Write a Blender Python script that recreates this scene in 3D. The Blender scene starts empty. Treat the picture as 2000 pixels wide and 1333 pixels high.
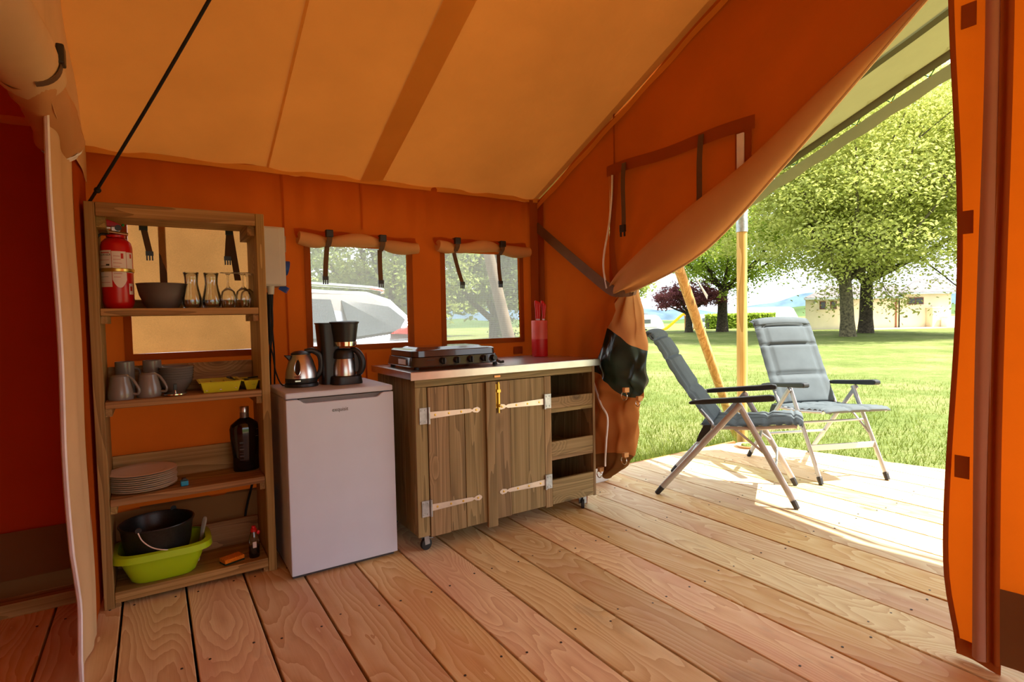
import bpy, bmesh, math, random
import numpy as np
from mathutils import Vector, Matrix
rnd = random.Random(7)
scene = bpy.context.scene
COL = scene.collection
PI = math.pi

# ------------------------------------------------------------------ camera, sky, sun, exposure
cam = bpy.data.cameras.new('camera'); cam.sensor_width = 36.0; cam.lens = 1098.7/2000*36
cam.clip_start = 0.05; cam.clip_end = 3000
co = bpy.data.objects.new('camera', cam); COL.objects.link(co); scene.camera = co
YAW, PITCH, ROLL = 0.569737, -0.0434807, -0.019864
Fv = Vector((math.sin(YAW)*math.cos(PITCH), math.cos(YAW)*math.cos(PITCH), math.sin(PITCH)))
R0 = Vector((math.cos(YAW), -math.sin(YAW), 0)); U0 = R0.cross(Fv)
Rv = R0*math.cos(ROLL)+U0*math.sin(ROLL); Uv = -R0*math.sin(ROLL)+U0*math.cos(ROLL)
M = Matrix((Rv, Uv, -Fv)).transposed().to_4x4(); M.translation = Vector((0, 0, 1.17)); co.matrix_world = M

world = bpy.data.worlds.new('sky'); scene.world = world; world.use_nodes = True
wn = world.node_tree; wn.nodes.clear()
bg = wn.nodes.new('ShaderNodeBackground'); wo = wn.nodes.new('ShaderNodeOutputWorld')
bg.inputs['Color'].default_value = (0.86, 0.93, 1.0, 1); bg.inputs['Strength'].default_value = 2.3
wn.links.new(bg.outputs[0], wo.inputs[0])
sl = bpy.data.lights.new('sun', 'SUN'); sl.energy = 14.0; sl.angle = math.radians(0.6); sl.color = (1, 0.95, 0.86)
so = bpy.data.objects.new('sun', sl); COL.objects.link(so)
so.rotation_euler = Vector((0.44, -0.42, 1.0)).to_track_quat('Z', 'Y').to_euler(); so.location = (10, -10, 25)
vs = scene.view_settings; vs.view_transform = 'Standard'; vs.look = 'None'; vs.gamma = 1; vs.use_curve_mapping = False
vs.exposure = 0.22
scene.cycles.max_bounces = 8; scene.cycles.diffuse_bounces = 4; scene.cycles.adaptive_threshold = 0.025; scene.cycles.glossy_bounces = 3; scene.cycles.transmission_bounces = 5
scene.cycles.transparent_max_bounces = 8; scene.cycles.sample_clamp_indirect = 8
scene.cycles.caustics_refractive = False; scene.cycles.caustics_reflective = False

# ------------------------------------------------------------------ mesh helpers
class MB:
    def __init__(s): s.v = []; s.f = []
    def add(s, vs, fs):
        o = len(s.v); s.v += [tuple(v) for v in vs]; s.f += [tuple(i+o for i in f) for f in fs]; return s
    def box(s, x0, x1, y0, y1, z0, z1, M=None):
        vs = [Vector(p) for p in ((x0,y0,z0),(x1,y0,z0),(x1,y1,z0),(x0,y1,z0),(x0,y0,z1),(x1,y0,z1),(x1,y1,z1),(x0,y1,z1))]
        if M: vs = [M @ v for v in vs]
        return s.add(vs, [(3,2,1,0),(4,5,6,7),(0,1,5,4),(1,2,6,5),(2,3,7,6),(3,0,4,7)])
    def bar(s, a, b, w, h, up=(0,0,1)):
        a = Vector(a); b = Vector(b); d = (b-a); L = d.length; d.normalize(); u = Vector(up)
        if abs(d.dot(u)) > .98: u = Vector((1,0,0))
        x = d.cross(u).normalized(); z = x.cross(d)
        P = lambda e, i, j: a+d*e+x*i*w/2+z*j*h/2
        vs = [P(0,-1,-1),P(0,1,-1),P(0,1,1),P(0,-1,1),P(L,-1,-1),P(L,1,-1),P(L,1,1),P(L,-1,1)]
        return s.add(vs, [(0,1,2,3),(7,6,5,4),(0,4,5,1),(1,5,6,2),(2,6,7,3),(3,7,4,0)])
    def tube(s, pts, r, n=8, cap=True, flat=1.0):
        pts = [Vector(p) for p in pts]; m = len(pts); rs = r if isinstance(r, (list, tuple)) else [r]*m
        vs = []; u = None
        for i, p in enumerate(pts):
            d = (pts[min(i+1, m-1)]-pts[max(i-1, 0)])
            if d.length < 1e-9: d = Vector((0,0,1))
            d.normalize()
            if u is None: u = d.orthogonal().normalized() if abs(d.z) > .9 else d.cross(Vector((0,0,1))).normalized()
            u = (u-d*u.dot(d)); u = u.normalized() if u.length > 1e-6 else d.orthogonal().normalized()
            w = d.cross(u)
            for k in range(n):
                a = 2*PI*k/n; vs.append(p+u*math.cos(a)*rs[i]*flat+w*math.sin(a)*rs[i])
        fs = [(i*n+k, i*n+(k+1) % n, (i+1)*n+(k+1) % n, (i+1)*n+k) for i in range(m-1) for k in range(n)]
        if cap: fs += [tuple(range(n-1, -1, -1)), tuple((m-1)*n+k for k in range(n))]
        return s.add(vs, fs)
    def cyl(s, a, b, r0, r1=None, n=16): return s.tube([a, b], [r0, r0 if r1 is None else r1], n)
    def lathe(s, prof, c=(0,0,0), n=28, sx=1, sy=1, ax='Z'):
        vs = []; m = len(prof)
        for r, z in prof:
            r = max(r, 1e-5)
            for k in range(n):
                a = 2*PI*k/n; p = (r*math.cos(a)*sx, r*math.sin(a)*sy, z)
                if ax == 'Y': p = (p[0], p[2], p[1])
                if ax == 'X': p = (p[2], p[0], p[1])
                vs.append((c[0]+p[0], c[1]+p[1], c[2]+p[2]))
        fs = [(i*n+k, i*n+(k+1) % n, (i+1)*n+(k+1) % n, (i+1)*n+k) for i in range(m-1) for k in range(n)]
        return s.add(vs, fs)
    def grid(s, fn, nu, nv, closeu=False, skip=None):
        vs = [fn(i/nu, j/nv) for j in range(nv+1) for i in range(nu+1)]
        fs = []
        for j in range(nv):
            for i in range(nu):
                if skip and skip((i+.5)/nu, (j+.5)/nv): continue
                a = j*(nu+1)+i; fs.append((a, a+1, a+nu+2, a+nu+1))
        return s.add(vs, fs)
    def prism(s, poly, axis, a, b):
        n = len(poly)
        def P(p, t): return {'X': (t, p[0], p[1]), 'Y': (p[0], t, p[1]), 'Z': (p[0], p[1], t)}[axis]
        return s.add([P(p, a) for p in poly]+[P(p, b) for p in poly],
                     [tuple(range(n-1, -1, -1)), tuple(range(n, 2*n))]+[(i, (i+1) % n, n+(i+1) % n, n+i) for i in range(n)])
    def ball(s, c, rx, ry=None, rz=None, n=14, m=8):
        ry = ry or rx; rz = rz or rx
        pr = [(math.sin(PI*i/m), -math.cos(PI*i/m)) for i in range(m+1)]
        vs = []
        for r, z in pr:
            for k in range(n): vs.append((c[0]+rx*max(r,1e-4)*math.cos(2*PI*k/n), c[1]+ry*max(r,1e-4)*math.sin(2*PI*k/n), c[2]+rz*z))
        return s.add(vs, [(i*n+k, i*n+(k+1) % n, (i+1)*n+(k+1) % n, (i+1)*n+k) for i in range(m) for k in range(n)])

def root_loc(p):
    v = Vector((0,0,0))
    while p is not None: v += p.location; p = p.parent
    return v
def link_mesh(name, verts, faces, mat, parent=None, smooth=False, bev=0, sub=0, solid=0, angle=35, origin=None):
    o0 = root_loc(parent) if parent is not None else Vector(origin or (0,0,0))
    me = bpy.data.meshes.new(name)
    me.from_pydata([(v[0]-o0.x, v[1]-o0.y, v[2]-o0.z) for v in verts], [], faces)
    bm = bmesh.new(); bm.from_mesh(me)
    if solid == 0 and len(me.vertices) < 20000: bmesh.ops.recalc_face_normals(bm, faces=bm.faces)
    bm.to_mesh(me); bm.free()
    if mat: me.materials.append(mat)
    if smooth:
        me.shade_smooth()
        if angle < 180: me.set_sharp_from_angle(angle=math.radians(angle))
    o = bpy.data.objects.new(name, me); COL.objects.link(o)
    if parent is not None: o.parent = parent
    else: o.location = o0
    if bev:
        b = o.modifiers.new('bevel', 'BEVEL'); b.width = bev; b.segments = 2; b.limit_method = 'ANGLE'; b.angle_limit = math.radians(50)
    if solid:
        b = o.modifiers.new('thick', 'SOLIDIFY'); b.thickness = solid; b.offset = 0
    if sub:
        b = o.modifiers.new('sub', 'SUBSURF'); b.levels = sub; b.render_levels = sub
    return o
def obj(name, mb, mat, parent=None, **k): return link_mesh(name, mb.v, mb.f, mat, parent, **k)
def tag(o, label, cat, group=None, kind=None):
    if label: o['label'] = label
    if cat: o['category'] = cat
    if group: o['group'] = group
    if kind: o['kind'] = kind
    return o
def struct(o, label=None):
    o['kind'] = 'structure'
    if label: o['label'] = label
    return o
def thing(name, label, cat, loc=(0,0,0), rz=0, group=None):
    o = bpy.data.objects.new(name, None); COL.objects.link(o); o.empty_display_size = .05
    o.location = loc; o.rotation_euler = (0, 0, rz); return tag(o, label, cat, group)
def place(t, loc, rz=0, rot=None): t.location = loc; t.rotation_euler = rot or (0, 0, rz); return t
def kids(o): return [c for c in COL.objects if c.parent is o]
def dup(root, loc, rz=0, label=None, rot=None, scale=None):
    r = root.copy(); COL.objects.link(r); r.location = loc; r.rotation_euler = rot or (0, 0, rz)
    if label: r['label'] = label
    if scale: r.scale = scale
    for ch in kids(root):
        c = ch.copy(); COL.objects.link(c); c.parent = r
        for g in kids(ch):
            d = g.copy(); COL.objects.link(d); d.parent = c
    return r
def text_geo(body, size, extrude=0.0, align='CENTER'):
    cu = bpy.data.curves.new('lettering', 'FONT'); cu.body = body; cu.size = size; cu.extrude = extrude; cu.align_x = align; cu.align_y = 'CENTER'
    o = bpy.data.objects.new('lettering', cu); COL.objects.link(o)
    bpy.context.view_layer.update()
    me = bpy.data.meshes.new_from_object(o.evaluated_get(bpy.context.evaluated_depsgraph_get()))
    v = [tuple(x.co) for x in me.vertices]; f = [tuple(p.vertices) for p in me.polygons]
    bpy.data.objects.remove(o); bpy.data.curves.remove(cu); bpy.data.meshes.remove(me)
    return v, f
def interp(x, pts):
    pts = sorted(pts)
    if x <= pts[0][0]: return pts[0][1]
    for (a, b), (c, d) in zip(pts, pts[1:]):
        if x <= c: return b+(d-b)*(x-a)/(c-a)
    return pts[-1][1]
def catmull(pts, k=6):
    pts = [Vector(p) for p in pts]; out = []
    for i in range(len(pts)-1):
        p0 = pts[max(i-1,0)]; p1 = pts[i]; p2 = pts[i+1]; p3 = pts[min(i+2,len(pts)-1)]
        for j in range(k):
            t = j/k
            out.append(.5*((2*p1)+(p2-p0)*t+(2*p0-5*p1+4*p2-p3)*t*t+(3*p1-p0-3*p2+p3)*t**3))
    return out+[pts[-1]]

# ------------------------------------------------------------------ materials
def srgb(r, g, b):
    f = lambda c: (c/255)/12.92 if c/255 <= .04045 else ((c/255+.055)/1.055)**2.4
    return (f(r), f(g), f(b), 1)
class NT:
    def __init__(s, name):
        s.m = bpy.data.materials.new(name); s.m.use_nodes = True; s.t = s.m.node_tree; s.t.nodes.clear()
        s.out = s.t.nodes.new('ShaderNodeOutputMaterial')
    def n(s, typ, ins=None, **props):
        nd = s.t.nodes.new('ShaderNode'+typ)
        for k, v in props.items(): setattr(nd, k, v)
        for k, v in (ins or {}).items():
            if hasattr(v, 'bl_idname') and hasattr(v, 'is_linked'): s.t.links.new(v, nd.inputs[k])
            else: nd.inputs[k].default_value = v
        return nd
    def math(s, op, a, b=0.0): return s.n('Math', {0: a, 1: b}, operation=op).outputs[0]
    def vmath(s, op, a, b): return s.n('VectorMath', {0: a, 1: b}, operation=op).outputs[0]
    def ramp(s, fac, stops):
        nd = s.n('ValToRGB', {'Fac': fac}); e = nd.color_ramp.elements
        while len(e) < len(stops): e.new(.5)
        for el, (p, c) in zip(e, stops): el.position = p; el.color = c if len(c) == 4 else (*c, 1)
        return nd.outputs['Color']
    def mix(s, f, a, b, blend='MIX'):
        nd = s.t.nodes.new('ShaderNodeMix'); nd.data_type = 'RGBA'; nd.blend_type = blend
        for k, v in ((0, f), (6, a), (7, b)):
            if hasattr(v, 'bl_idname') and hasattr(v, 'is_linked'): s.t.links.new(v, nd.inputs[k])
            else: nd.inputs[k].default_value = v
        return nd.outputs[2]
    def fin(s, sh): s.t.links.new(sh, s.out.inputs['Surface']); return s.m
    def coord(s, which='Object'): return s.n('TexCoord').outputs[which]
    def rand(s): return s.n('ObjectInfo').outputs['Random']
    def bump(s, h, strength=.3, dist=.01): return s.n('Bump', {'Height': h, 'Strength': strength, 'Distance': dist}).outputs[0]

def plain(name, col, rough=.5, metal=0, var=.06, vscale=8, bump=0, bscale=60, spec=.5, coat=0, emit=None):
    t = NT(name); co = t.coord()
    nz = t.n('TexNoise', {'Vector': co, 'Scale': vscale, 'Detail': 4}).outputs['Fac']
    c2 = tuple(max(0, x*(1-var*2)) for x in col[:3])+(1,); c3 = tuple(min(1, x*(1+var*2)) for x in col[:3])+(1,)
    cc = t.ramp(nz, [(.3, c2), (.7, c3)])
    ins = {'Base Color': cc, 'Roughness': rough, 'Metallic': metal, 'Specular IOR Level': spec, 'Coat Weight': coat}
    if bump:
        bn = t.n('TexNoise', {'Vector': co, 'Scale': bscale, 'Detail': 3}).outputs['Fac']
        ins['Normal'] = t.bump(bn, bump, .005)
    return t.fin(t.n('BsdfPrincipled', ins).outputs[0])

def fabric(name, col, tcol, tfac=.4, weave=900, var=.10, rough_spec=0.0):
    t = NT(name); co = t.coord()
    n1 = t.n('TexNoise', {'Vector': co, 'Scale': 2.3, 'Detail': 3, 'Roughness': .6}).outputs['Fac']
    n2 = t.n('TexNoise', {'Vector': co, 'Scale': weave, 'Detail': 1}).outputs['Fac']
    k = t.math('ADD', t.math('MULTIPLY', n1, .75), t.math('MULTIPLY', n2, .25))
    lo = tuple(x*(1-var) for x in col[:3])+(1,); hi = tuple(min(1, x*(1+var)) for x in col[:3])+(1,)
    c = t.ramp(k, [(.3, lo), (.7, hi)])
    lo2 = tuple(x*(1-var) for x in tcol[:3])+(1,); hi2 = tuple(min(1, x*(1+var)) for x in tcol[:3])+(1,)
    c2 = t.ramp(k, [(.3, lo2), (.7, hi2)])
    wr = t.n('TexNoise', {'Vector': co, 'Scale': 14, 'Detail': 2, 'Distortion': .6}).outputs['Fac']
    nb = t.bump(wr, .22, .012)
    a = t.n('BsdfDiffuse', {'Color': c, 'Normal': nb}).outputs[0]; b = t.n('BsdfTranslucent', {'Color': c2, 'Normal': nb}).outputs[0]
    return t.fin(t.n('MixShader', {0: tfac, 1: a, 2: b}).outputs[0])

def wood(name, axis, dark, mid, light, across=14, along=.9, rough=.65, ringscale=5.0, hue=.12):
    """board wood: growth rings cut lengthways, streaks and sparse knots; every board gets its own offset"""
    t = NT(name); co = t.coord(); r = t.rand()
    off = t.vmath('MULTIPLY', t.n('CombineXYZ', {0: r, 1: t.math('FRACT', t.math('MULTIPLY', r, 7.13)), 2: t.math('FRACT', t.math('MULTIPLY', r, 13.7))}).outputs[0], (37, 41, 29))
    p = t.vmath('ADD', co, off)
    sc = {'X': (along, across, across), 'Y': (across, along, across), 'Z': (across, across, along)}[axis]
    ps = t.vmath('MULTIPLY', p, sc)
    kn = t.n('TexVoronoi', {'Vector': t.vmath('MULTIPLY', p, tuple(1.6 if s == along else 3.2 for s in sc)), 'Scale': 1.0, 'Randomness': 1.0}, feature='F1').outputs['Distance']
    kf = t.n('MapRange', {'Value': kn, 'From Min': 0.0, 'From Max': .22, 'To Min': 1.0, 'To Max': 0.0}).outputs[0]
    warp = t.n('TexNoise', {'Vector': t.vmath('MULTIPLY', ps, (.35,)*3), 'Scale': 1.0, 'Detail': 3}).outputs['Fac']
    ring = t.math('ADD', t.math('MULTIPLY', warp, ringscale), t.math('MULTIPLY', kf, 2.2))
    saw = t.math('FRACT', t.math('MULTIPLY', ring, 3.0))
    fine = t.n('TexNoise', {'Vector': t.vmath('MULTIPLY', ps, tuple(.6 if s == along else 9 for s in sc)), 'Scale': 1.0, 'Detail': 5, 'Roughness': .7}).outputs['Fac']
    base = t.ramp(t.math('ADD', t.math('MULTIPLY', saw, .30), t.math('MULTIPLY', fine, .72)), [(.28, light), (.52, mid), (.86, dark)])
    kc = t.mix(t.n('MapRange', {'Value': kn, 'From Min': .03, 'From Max': .1, 'To Min': .75, 'To Max': 0.0}).outputs[0], base, tuple(x*.45 for x in dark[:3])+(1,))
    hs = t.n('HueSaturation', {'Hue': t.math('ADD', .5, t.math('MULTIPLY', t.math('SUBTRACT', r, .5), hue*.25)),
        'Value': t.math('ADD', 1-hue, t.math('MULTIPLY', t.math('FRACT', t.math('MULTIPLY', r, 5.3)), hue*2)), 'Saturation': 1.0, 'Color': kc}).outputs[0]
    nb = t.bump(fine, .25, .004)
    return t.fin(t.n('BsdfPrincipled', {'Base Color': hs, 'Roughness': rough, 'Normal': nb, 'Specular IOR Level': .35}).outputs[0])

def deck_wood(name):
    """wide fir deck boards along Y with arched growth rings, knots, pale and pinkish boards"""
    t = NT(name); co = t.coord(); r = t.rand()
    r2 = t.math('FRACT', t.math('MULTIPLY', r, 7.31)); r3 = t.math('FRACT', t.math('MULTIPLY', r, 17.7)); r4 = t.math('FRACT', t.math('MULTIPLY', r, 29.3))
    off = t.vmath('MULTIPLY', t.n('CombineXYZ', {0: r, 1: r2, 2: r3}).outputs[0], (11, 53, 17))
    p = t.vmath('ADD', co, off)
    kv = t.n('TexVoronoi', {'Vector': t.vmath('MULTIPLY', p, (2.6, 1.15, 0)), 'Scale': 1.0, 'Randomness': .95}, feature='F1').outputs['Distance']
    w1 = t.n('TexNoise', {'Vector': t.vmath('MULTIPLY', p, (3.0, .55, 1)), 'Scale': 1.0, 'Detail': 2}).outputs['Fac']
    w2 = t.n('TexNoise', {'Vector': t.vmath('MULTIPLY', p, (9.0, 2.2, 1)), 'Scale': 1.0, 'Detail': 3}).outputs['Fac']
    knot = t.math('POWER', t.math('MAXIMUM', t.math('SUBTRACT', 1.0, t.math('MULTIPLY', kv, 2.6)), 0.0), 2.0)
    field = t.math('ADD', t.math('ADD', t.math('MULTIPLY', w1, 9.0), t.math('MULTIPLY', w2, 1.1)), t.math('MULTIPLY', knot, 3.2))
    saw = t.math('FRACT', t.math('MULTIPLY', field, t.math('ADD', 2.4, t.math('MULTIPLY', r3, 2.0))))
    fine = t.n('TexNoise', {'Vector': t.vmath('MULTIPLY', p, (120, 3.5, 20)), 'Scale': 1.0, 'Detail': 4, 'Roughness': .7}).outputs['Fac']
    big = t.n('TexNoise', {'Vector': t.vmath('MULTIPLY', p, (5, 1.1, 1)), 'Scale': 1.0, 'Detail': 4}).outputs['Fac']
    A = srgb(242, 216, 166); B = srgb(226, 188, 132); Cc = srgb(204, 154, 102)
    c = t.ramp(t.math('ADD', t.math('MULTIPLY', saw, .62), t.math('MULTIPLY', fine, .38)), [(.15, A), (.6, B), (.98, Cc)])
    red = t.mix(t.math('MULTIPLY', t.n('MapRange', {'Value': big, 'From Min': .5, 'From Max': .68}).outputs[0], .55), c, srgb(212, 152, 112))
    grey = t.n('TexNoise', {'Vector': t.vmath('MULTIPLY', p, (3, 1.6, 1)), 'Scale': 1.0, 'Detail': 5, 'Roughness': .7}).outputs['Fac']
    red = t.mix(t.math('MULTIPLY', t.n('MapRange', {'Value': grey, 'From Min': .58, 'From Max': .75}).outputs[0], .4), red, srgb(140, 120, 100))
    kc = t.mix(t.n('MapRange', {'Value': kv, 'From Min': .035, 'From Max': .1, 'To Min': .8, 'To Max': 0.0}).outputs[0], red, srgb(120, 62, 36))
    hs = t.n('HueSaturation', {'Hue': t.math('ADD', .494, t.math('MULTIPLY', r2, .018)), 'Saturation': t.math('ADD', .85, t.math('MULTIPLY', r4, .3)),
        'Value': t.math('ADD', .84, t.math('MULTIPLY', r3, .30)), 'Color': kc}).outputs[0]
    nb = t.bump(fine, .2, .003)
    return t.fin(t.n('BsdfPrincipled', {'Base Color': hs, 'Roughness': .55, 'Normal': nb, 'Specular IOR Level': .4}).outputs[0])

def leafmat(name, c1, c2, tr=.45):
    t = NT(name); co = t.coord()
    nz = t.n('TexNoise', {'Vector': co, 'Scale': 1.6, 'Detail': 4, 'Roughness': .85}).outputs['Fac']
    c = t.ramp(nz, [(.3, c1), (.68, c2)])
    a = t.n('BsdfDiffuse', {'Color': c}).outputs[0]; b = t.n('BsdfTranslucent', {'Color': t.mix(.35, c, (c2[0], c2[1], c2[2]*.4, 1))}).outputs[0]
    return t.fin(t.n('MixShader', {0: tr, 1: a, 2: b}).outputs[0])

ORANGE = fabric('orange_canvas', (.43, .085, .010), (.66, .105, .007), .135)  # saturated orange of light passing through the cloth is put into the colour
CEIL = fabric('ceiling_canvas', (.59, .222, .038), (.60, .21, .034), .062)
BACKLIT = fabric('backlit_orange_canvas', (.62, .140, .010), (.90, .165, .006), .38)  # brighter copy of the wall canvas; outside glow is put into its colour
TAN = fabric('tan_canvas', (.80, .56, .30), (.6, .3, .1), .16)
TANROLL = fabric('rust_tan_canvas', (.70, .36, .15), (.6, .24, .06), .14)
BROWN = fabric('brown_groundsheet', (.21, .095, .032), (.15, .05, .015), .12)
BAND = fabric('brown_seam_band', (.36, .085, .016), (.3, .06, .01), .10)
PINKBAND = fabric('dusty_zip_cover', (.54, .26, .16), (.3, .1, .05), .15)
SEAM = fabric('ceiling_seam_canvas', (.70, .275, .05), (.58, .20, .032), .05)
SEAML = fabric('ceiling_stitch_canvas', (.80, .33, .065), (.58, .20, .032), .05)
DARKRED = fabric('dark_red_cabin_cloth', (.50, .055, .010), (.6, .05, .006), .16)
PANEL = fabric('sunlit_window_canvas', (.64, .28, .085), (.80, .36, .11), .42, weave=260, var=.25)  # lighter, more translucent cloth; its sunlit look is put into the colour
STRAP = plain('brown_webbing', (.13, .065, .03, 1), .85, bump=.3, bscale=400)
ZIP = plain('white_zip_tape', srgb(235, 230, 232), .6)
BLACK = plain('black_plastic', (.012, .012, .012, 1), .4)
ROPE = plain('black_rope', (.008, .008, .009, 1), .8, bump=.4, bscale=300)
AWN = fabric('olive_fly_canvas', (.27, .27, .13), (.40, .38, .15), .10)
AWND = fabric('dark_olive_canvas', (.10, .10, .06), (.05, .05, .02), .1)
PVC = plain('dark_green_pvc', (.016, .040, .034, 1), .26, var=.3, vscale=5, spec=.45)
DECK = deck_wood('fir_deck_board')
SH_X = wood('shelf_wood_x', 'X', srgb(104, 76, 38), srgb(156, 120, 66), srgb(184, 148, 90))
SH_Y = wood('shelf_wood_y', 'Y', srgb(104, 76, 38), srgb(156, 120, 66), srgb(184, 148, 90))
SH_Z = wood('shelf_wood_z', 'Z', srgb(104, 76, 38), srgb(156, 120, 66), srgb(184, 148, 90))
CB_X = wood('cabinet_wood_x', 'X', srgb(90, 72, 44), srgb(142, 118, 76), srgb(166, 140, 98))
CB_Y = wood('cabinet_wood_y', 'Y', srgb(90, 72, 44), srgb(142, 118, 76), srgb(166, 140, 98))
CB_Z = wood('cabinet_wood_z', 'Z', srgb(90, 72, 44), srgb(142, 118, 76), srgb(166, 140, 98))
POLE = wood('peeled_pole_wood', 'Z', srgb(150, 100, 50), srgb(205, 155, 88), srgb(232, 190, 125), across=9)
STEEL = plain('brushed_steel', (.62, .60, .57, 1), .28, 1, bump=.05)
CHROME = plain('chrome', (.75, .74, .72, 1), .14, 1)
GALV = plain('galvanised_steel', (.46, .49, .5, 1), .45, .8, var=.12, vscale=30)
ZINC = plain('zinc_plated_hinge', (.72, .62, .52, 1), .42, .75, var=.1)
BRASS = plain('brass', (.75, .50, .10, 1), .3, 1)
COPPER = plain('copper_clip', (.60, .25, .10, 1), .3, 1)
ALU = plain('satin_aluminium', (.52, .53, .54, 1), .38, .45, var=.03)
WHITE = plain('white_enamel', srgb(204, 212, 228), .35, var=.01)
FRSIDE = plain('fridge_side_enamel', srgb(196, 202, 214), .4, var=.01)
WPLAST = plain('white_plastic', srgb(238, 240, 240), .45, var=.02)
GREYP = plain('grey_plastic_box', srgb(196, 192, 180), .5, var=.02)
BLUE = plain('blue_plastic', srgb(20, 70, 150), .4)
CYAN = plain('cyan_plastic', srgb(30, 145, 185), .35)
RED = plain('red_enamel', srgb(196, 14, 12), .28, var=.04)
REDP = plain('red_plastic', srgb(205, 22, 24), .4)
PINKP = plain('salmon_red_plastic', srgb(228, 92, 80), .45)
PAPER = plain('label_paper', srgb(226, 214, 205), .6, var=.03)
INK = plain('dark_print', (.03, .025, .025, 1), .7)
REDINK = plain('red_print', srgb(185, 40, 35), .7)
LIME = plain('lime_plastic', srgb(168, 205, 20), .35, var=.02)
YELL = plain('yellow_green_plastic', srgb(205, 196, 28), .4, var=.02)
GREYC = plain('grey_stoneware', srgb(128, 120, 112), .2, var=.04)
DGREY = plain('dark_grey_melamine', srgb(92, 82, 76), .5, var=.04)
CREAM = plain('cream_plate_glaze', srgb(240, 226, 206), .25, var=.02)
POT = plain('black_enamel_pot', (.014, .013, .013, 1), .35, var=.25, vscale=120)
STOVE = plain('dark_brown_enamel', (.045, .034, .028, 1), .16, var=.05, coat=.5)
DARKP = plain('dark_slate_plastic', (.018, .022, .024, 1), .45)
SLATE = plain('slate_padding', (.082, .104, .114, 1), .8, var=.06, bump=.25, bscale=500)
FOOT = plain('dark_foot_cap', (.02, .02, .022, 1), .6)
SPONGE = plain('orange_sponge', srgb(228, 130, 18), .95, var=.12, vscale=150, bump=.8, bscale=200)
SCRUB = plain('dark_green_scourer', srgb(28, 48, 28), .95)
RUBBER = plain('black_rubber', (.015, .015, .015, 1), .7)
BARK = plain('mossy_bark', srgb(92, 84, 62), .95, var=.35, vscale=9, bump=1.0, bscale=14)
BARKD = plain('dark_bark', srgb(66, 56, 44), .95, var=.35, vscale=9, bump=1.0, bscale=14)
def glassmat(name, col=(1,1,1,1), rough=.02):
    t = NT(name)
    g = t.n('BsdfGlossy', {'Color': (1,1,1,1), 'Roughness': rough}).outputs[0]; tr = t.n('BsdfTransparent', {'Color': col}).outputs[0]
    f = t.n('LayerWeight', {'Blend': .25}).outputs['Fresnel']
    return t.fin(t.n('MixShader', {0: t.math('MINIMUM', t.math('ADD', t.math('MULTIPLY', f, .9), .04), .9), 1: tr, 2: g}).outputs[0])
GLASS = glassmat('clear_glass', (.90, .91, .90, 1))
BROWNGL = plain('dark_brown_glass', (.006, .004, .004, 1), .08, spec=.6)
CARGL = plain('car_window_glass', (.05, .06, .065, 1), .08, spec=.4)
def netmat():
    t = NT('insect_net'); co = t.coord()
    w = t.vmath('MULTIPLY', co, (220, 220, 220))
    s = t.n('SeparateXYZ', {0: w}); fx = t.math('GREATER_THAN', t.math('FRACT', s.outputs[0]), .5); fz = t.math('GREATER_THAN', t.math('FRACT', s.outputs[2]), .5)
    m = t.math('MAXIMUM', fx, fz)
    d = t.n('BsdfDiffuse', {'Color': (.75, .74, .70, 1)}).outputs[0]; tl = t.n('BsdfTranslucent', {'Color': (.75, .74, .70, 1)}).outputs[0]
    dt = t.n('MixShader', {0: .6, 1: d, 2: tl}).outputs[0]
    tr = t.n('BsdfTransparent', {'Color': (1,1,1,1)}).outputs[0]
    return t.fin(t.n('MixShader', {0: t.math('MULTIPLY', m, .62), 1: tr, 2: dt}).outputs[0])
NET = netmat()

# ------------------------------------------------------------------ floor: boards on joists
YW, XF = 3.15, 2.25
def roofz(y): return 1.955+.452*(3.15-abs(y))
def deck_end(y): return 4.42+(3.18-y)*.262
jb = MB()
for y in np.arange(-2.9, 3.2, .6): jb.box(-2.6, deck_end(y)-.08, y-.03, y+.03, -.20, -.034)
JOIST = plain('dark_joist_wood', srgb(70, 44, 26), .9)
floor = struct(obj('floor', jb, JOIST), 'timber deck of wide fir boards inside and outside the tent')
PITCH_B, GAP = .2315, .009
def deck_end(y): return 4.42+(3.18-y)*.262
me_plank = None
k = 0; x = -.147-PITCH_B*10
while True:
    x0, x1 = x+GAP/2, x+PITCH_B-GAP/2
    if x0 > 5.0: break
    ya, yb = -2.9, 3.18
    if x1 > deck_end(3.18):        # the boards at the splayed outer end are cut short
        ya_, yb_ = -2.9, min(3.18, 3.18-(x0-4.42)/.262); yc_ = min(3.18, 3.18-(x1-4.42)/.262)
        if yb_ < -1: break
        mb = MB().prism([(x0-x, ya_), (x1-x, ya_), (x1-x, yc_), (x0-x, yb_)], 'Z', -.034, 0)
        pl = obj('plank', mb, DECK, bev=.003); pl.parent = floor; pl.location = (x, 0, 0)
    else:
        if me_plank is None:
            o = obj('plank', MB().box(GAP/2, PITCH_B-GAP/2, -2.9, 3.18, -.034, 0), DECK, bev=.003); me_plank = o
        else:
            o = me_plank.copy(); COL.objects.link(o)
        o.parent = floor; o.location = (x, 0, rnd.uniform(-.0012, .0012))
    x += PITCH_B; k += 1
sc_ = MB()
x = -.147-PITCH_B*2
while x < 4.3:
    for y in (.4, 1.0, 1.6, 2.2, 2.8):
        for dx in (.045, .185):
            c = (x+dx+rnd.uniform(-.006, .006), y+rnd.uniform(-.03, .03))
            sc_.lathe([(0, .0016), (.0042, .0016), (.0048, 0)], (c[0], c[1], .0), 8)
    x += PITCH_B
s_ = obj('screw_heads', sc_, plain('rusty_screw', (.06, .045, .04, 1), .5, .6), floor); s_['kind'] = 'stuff'
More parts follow.
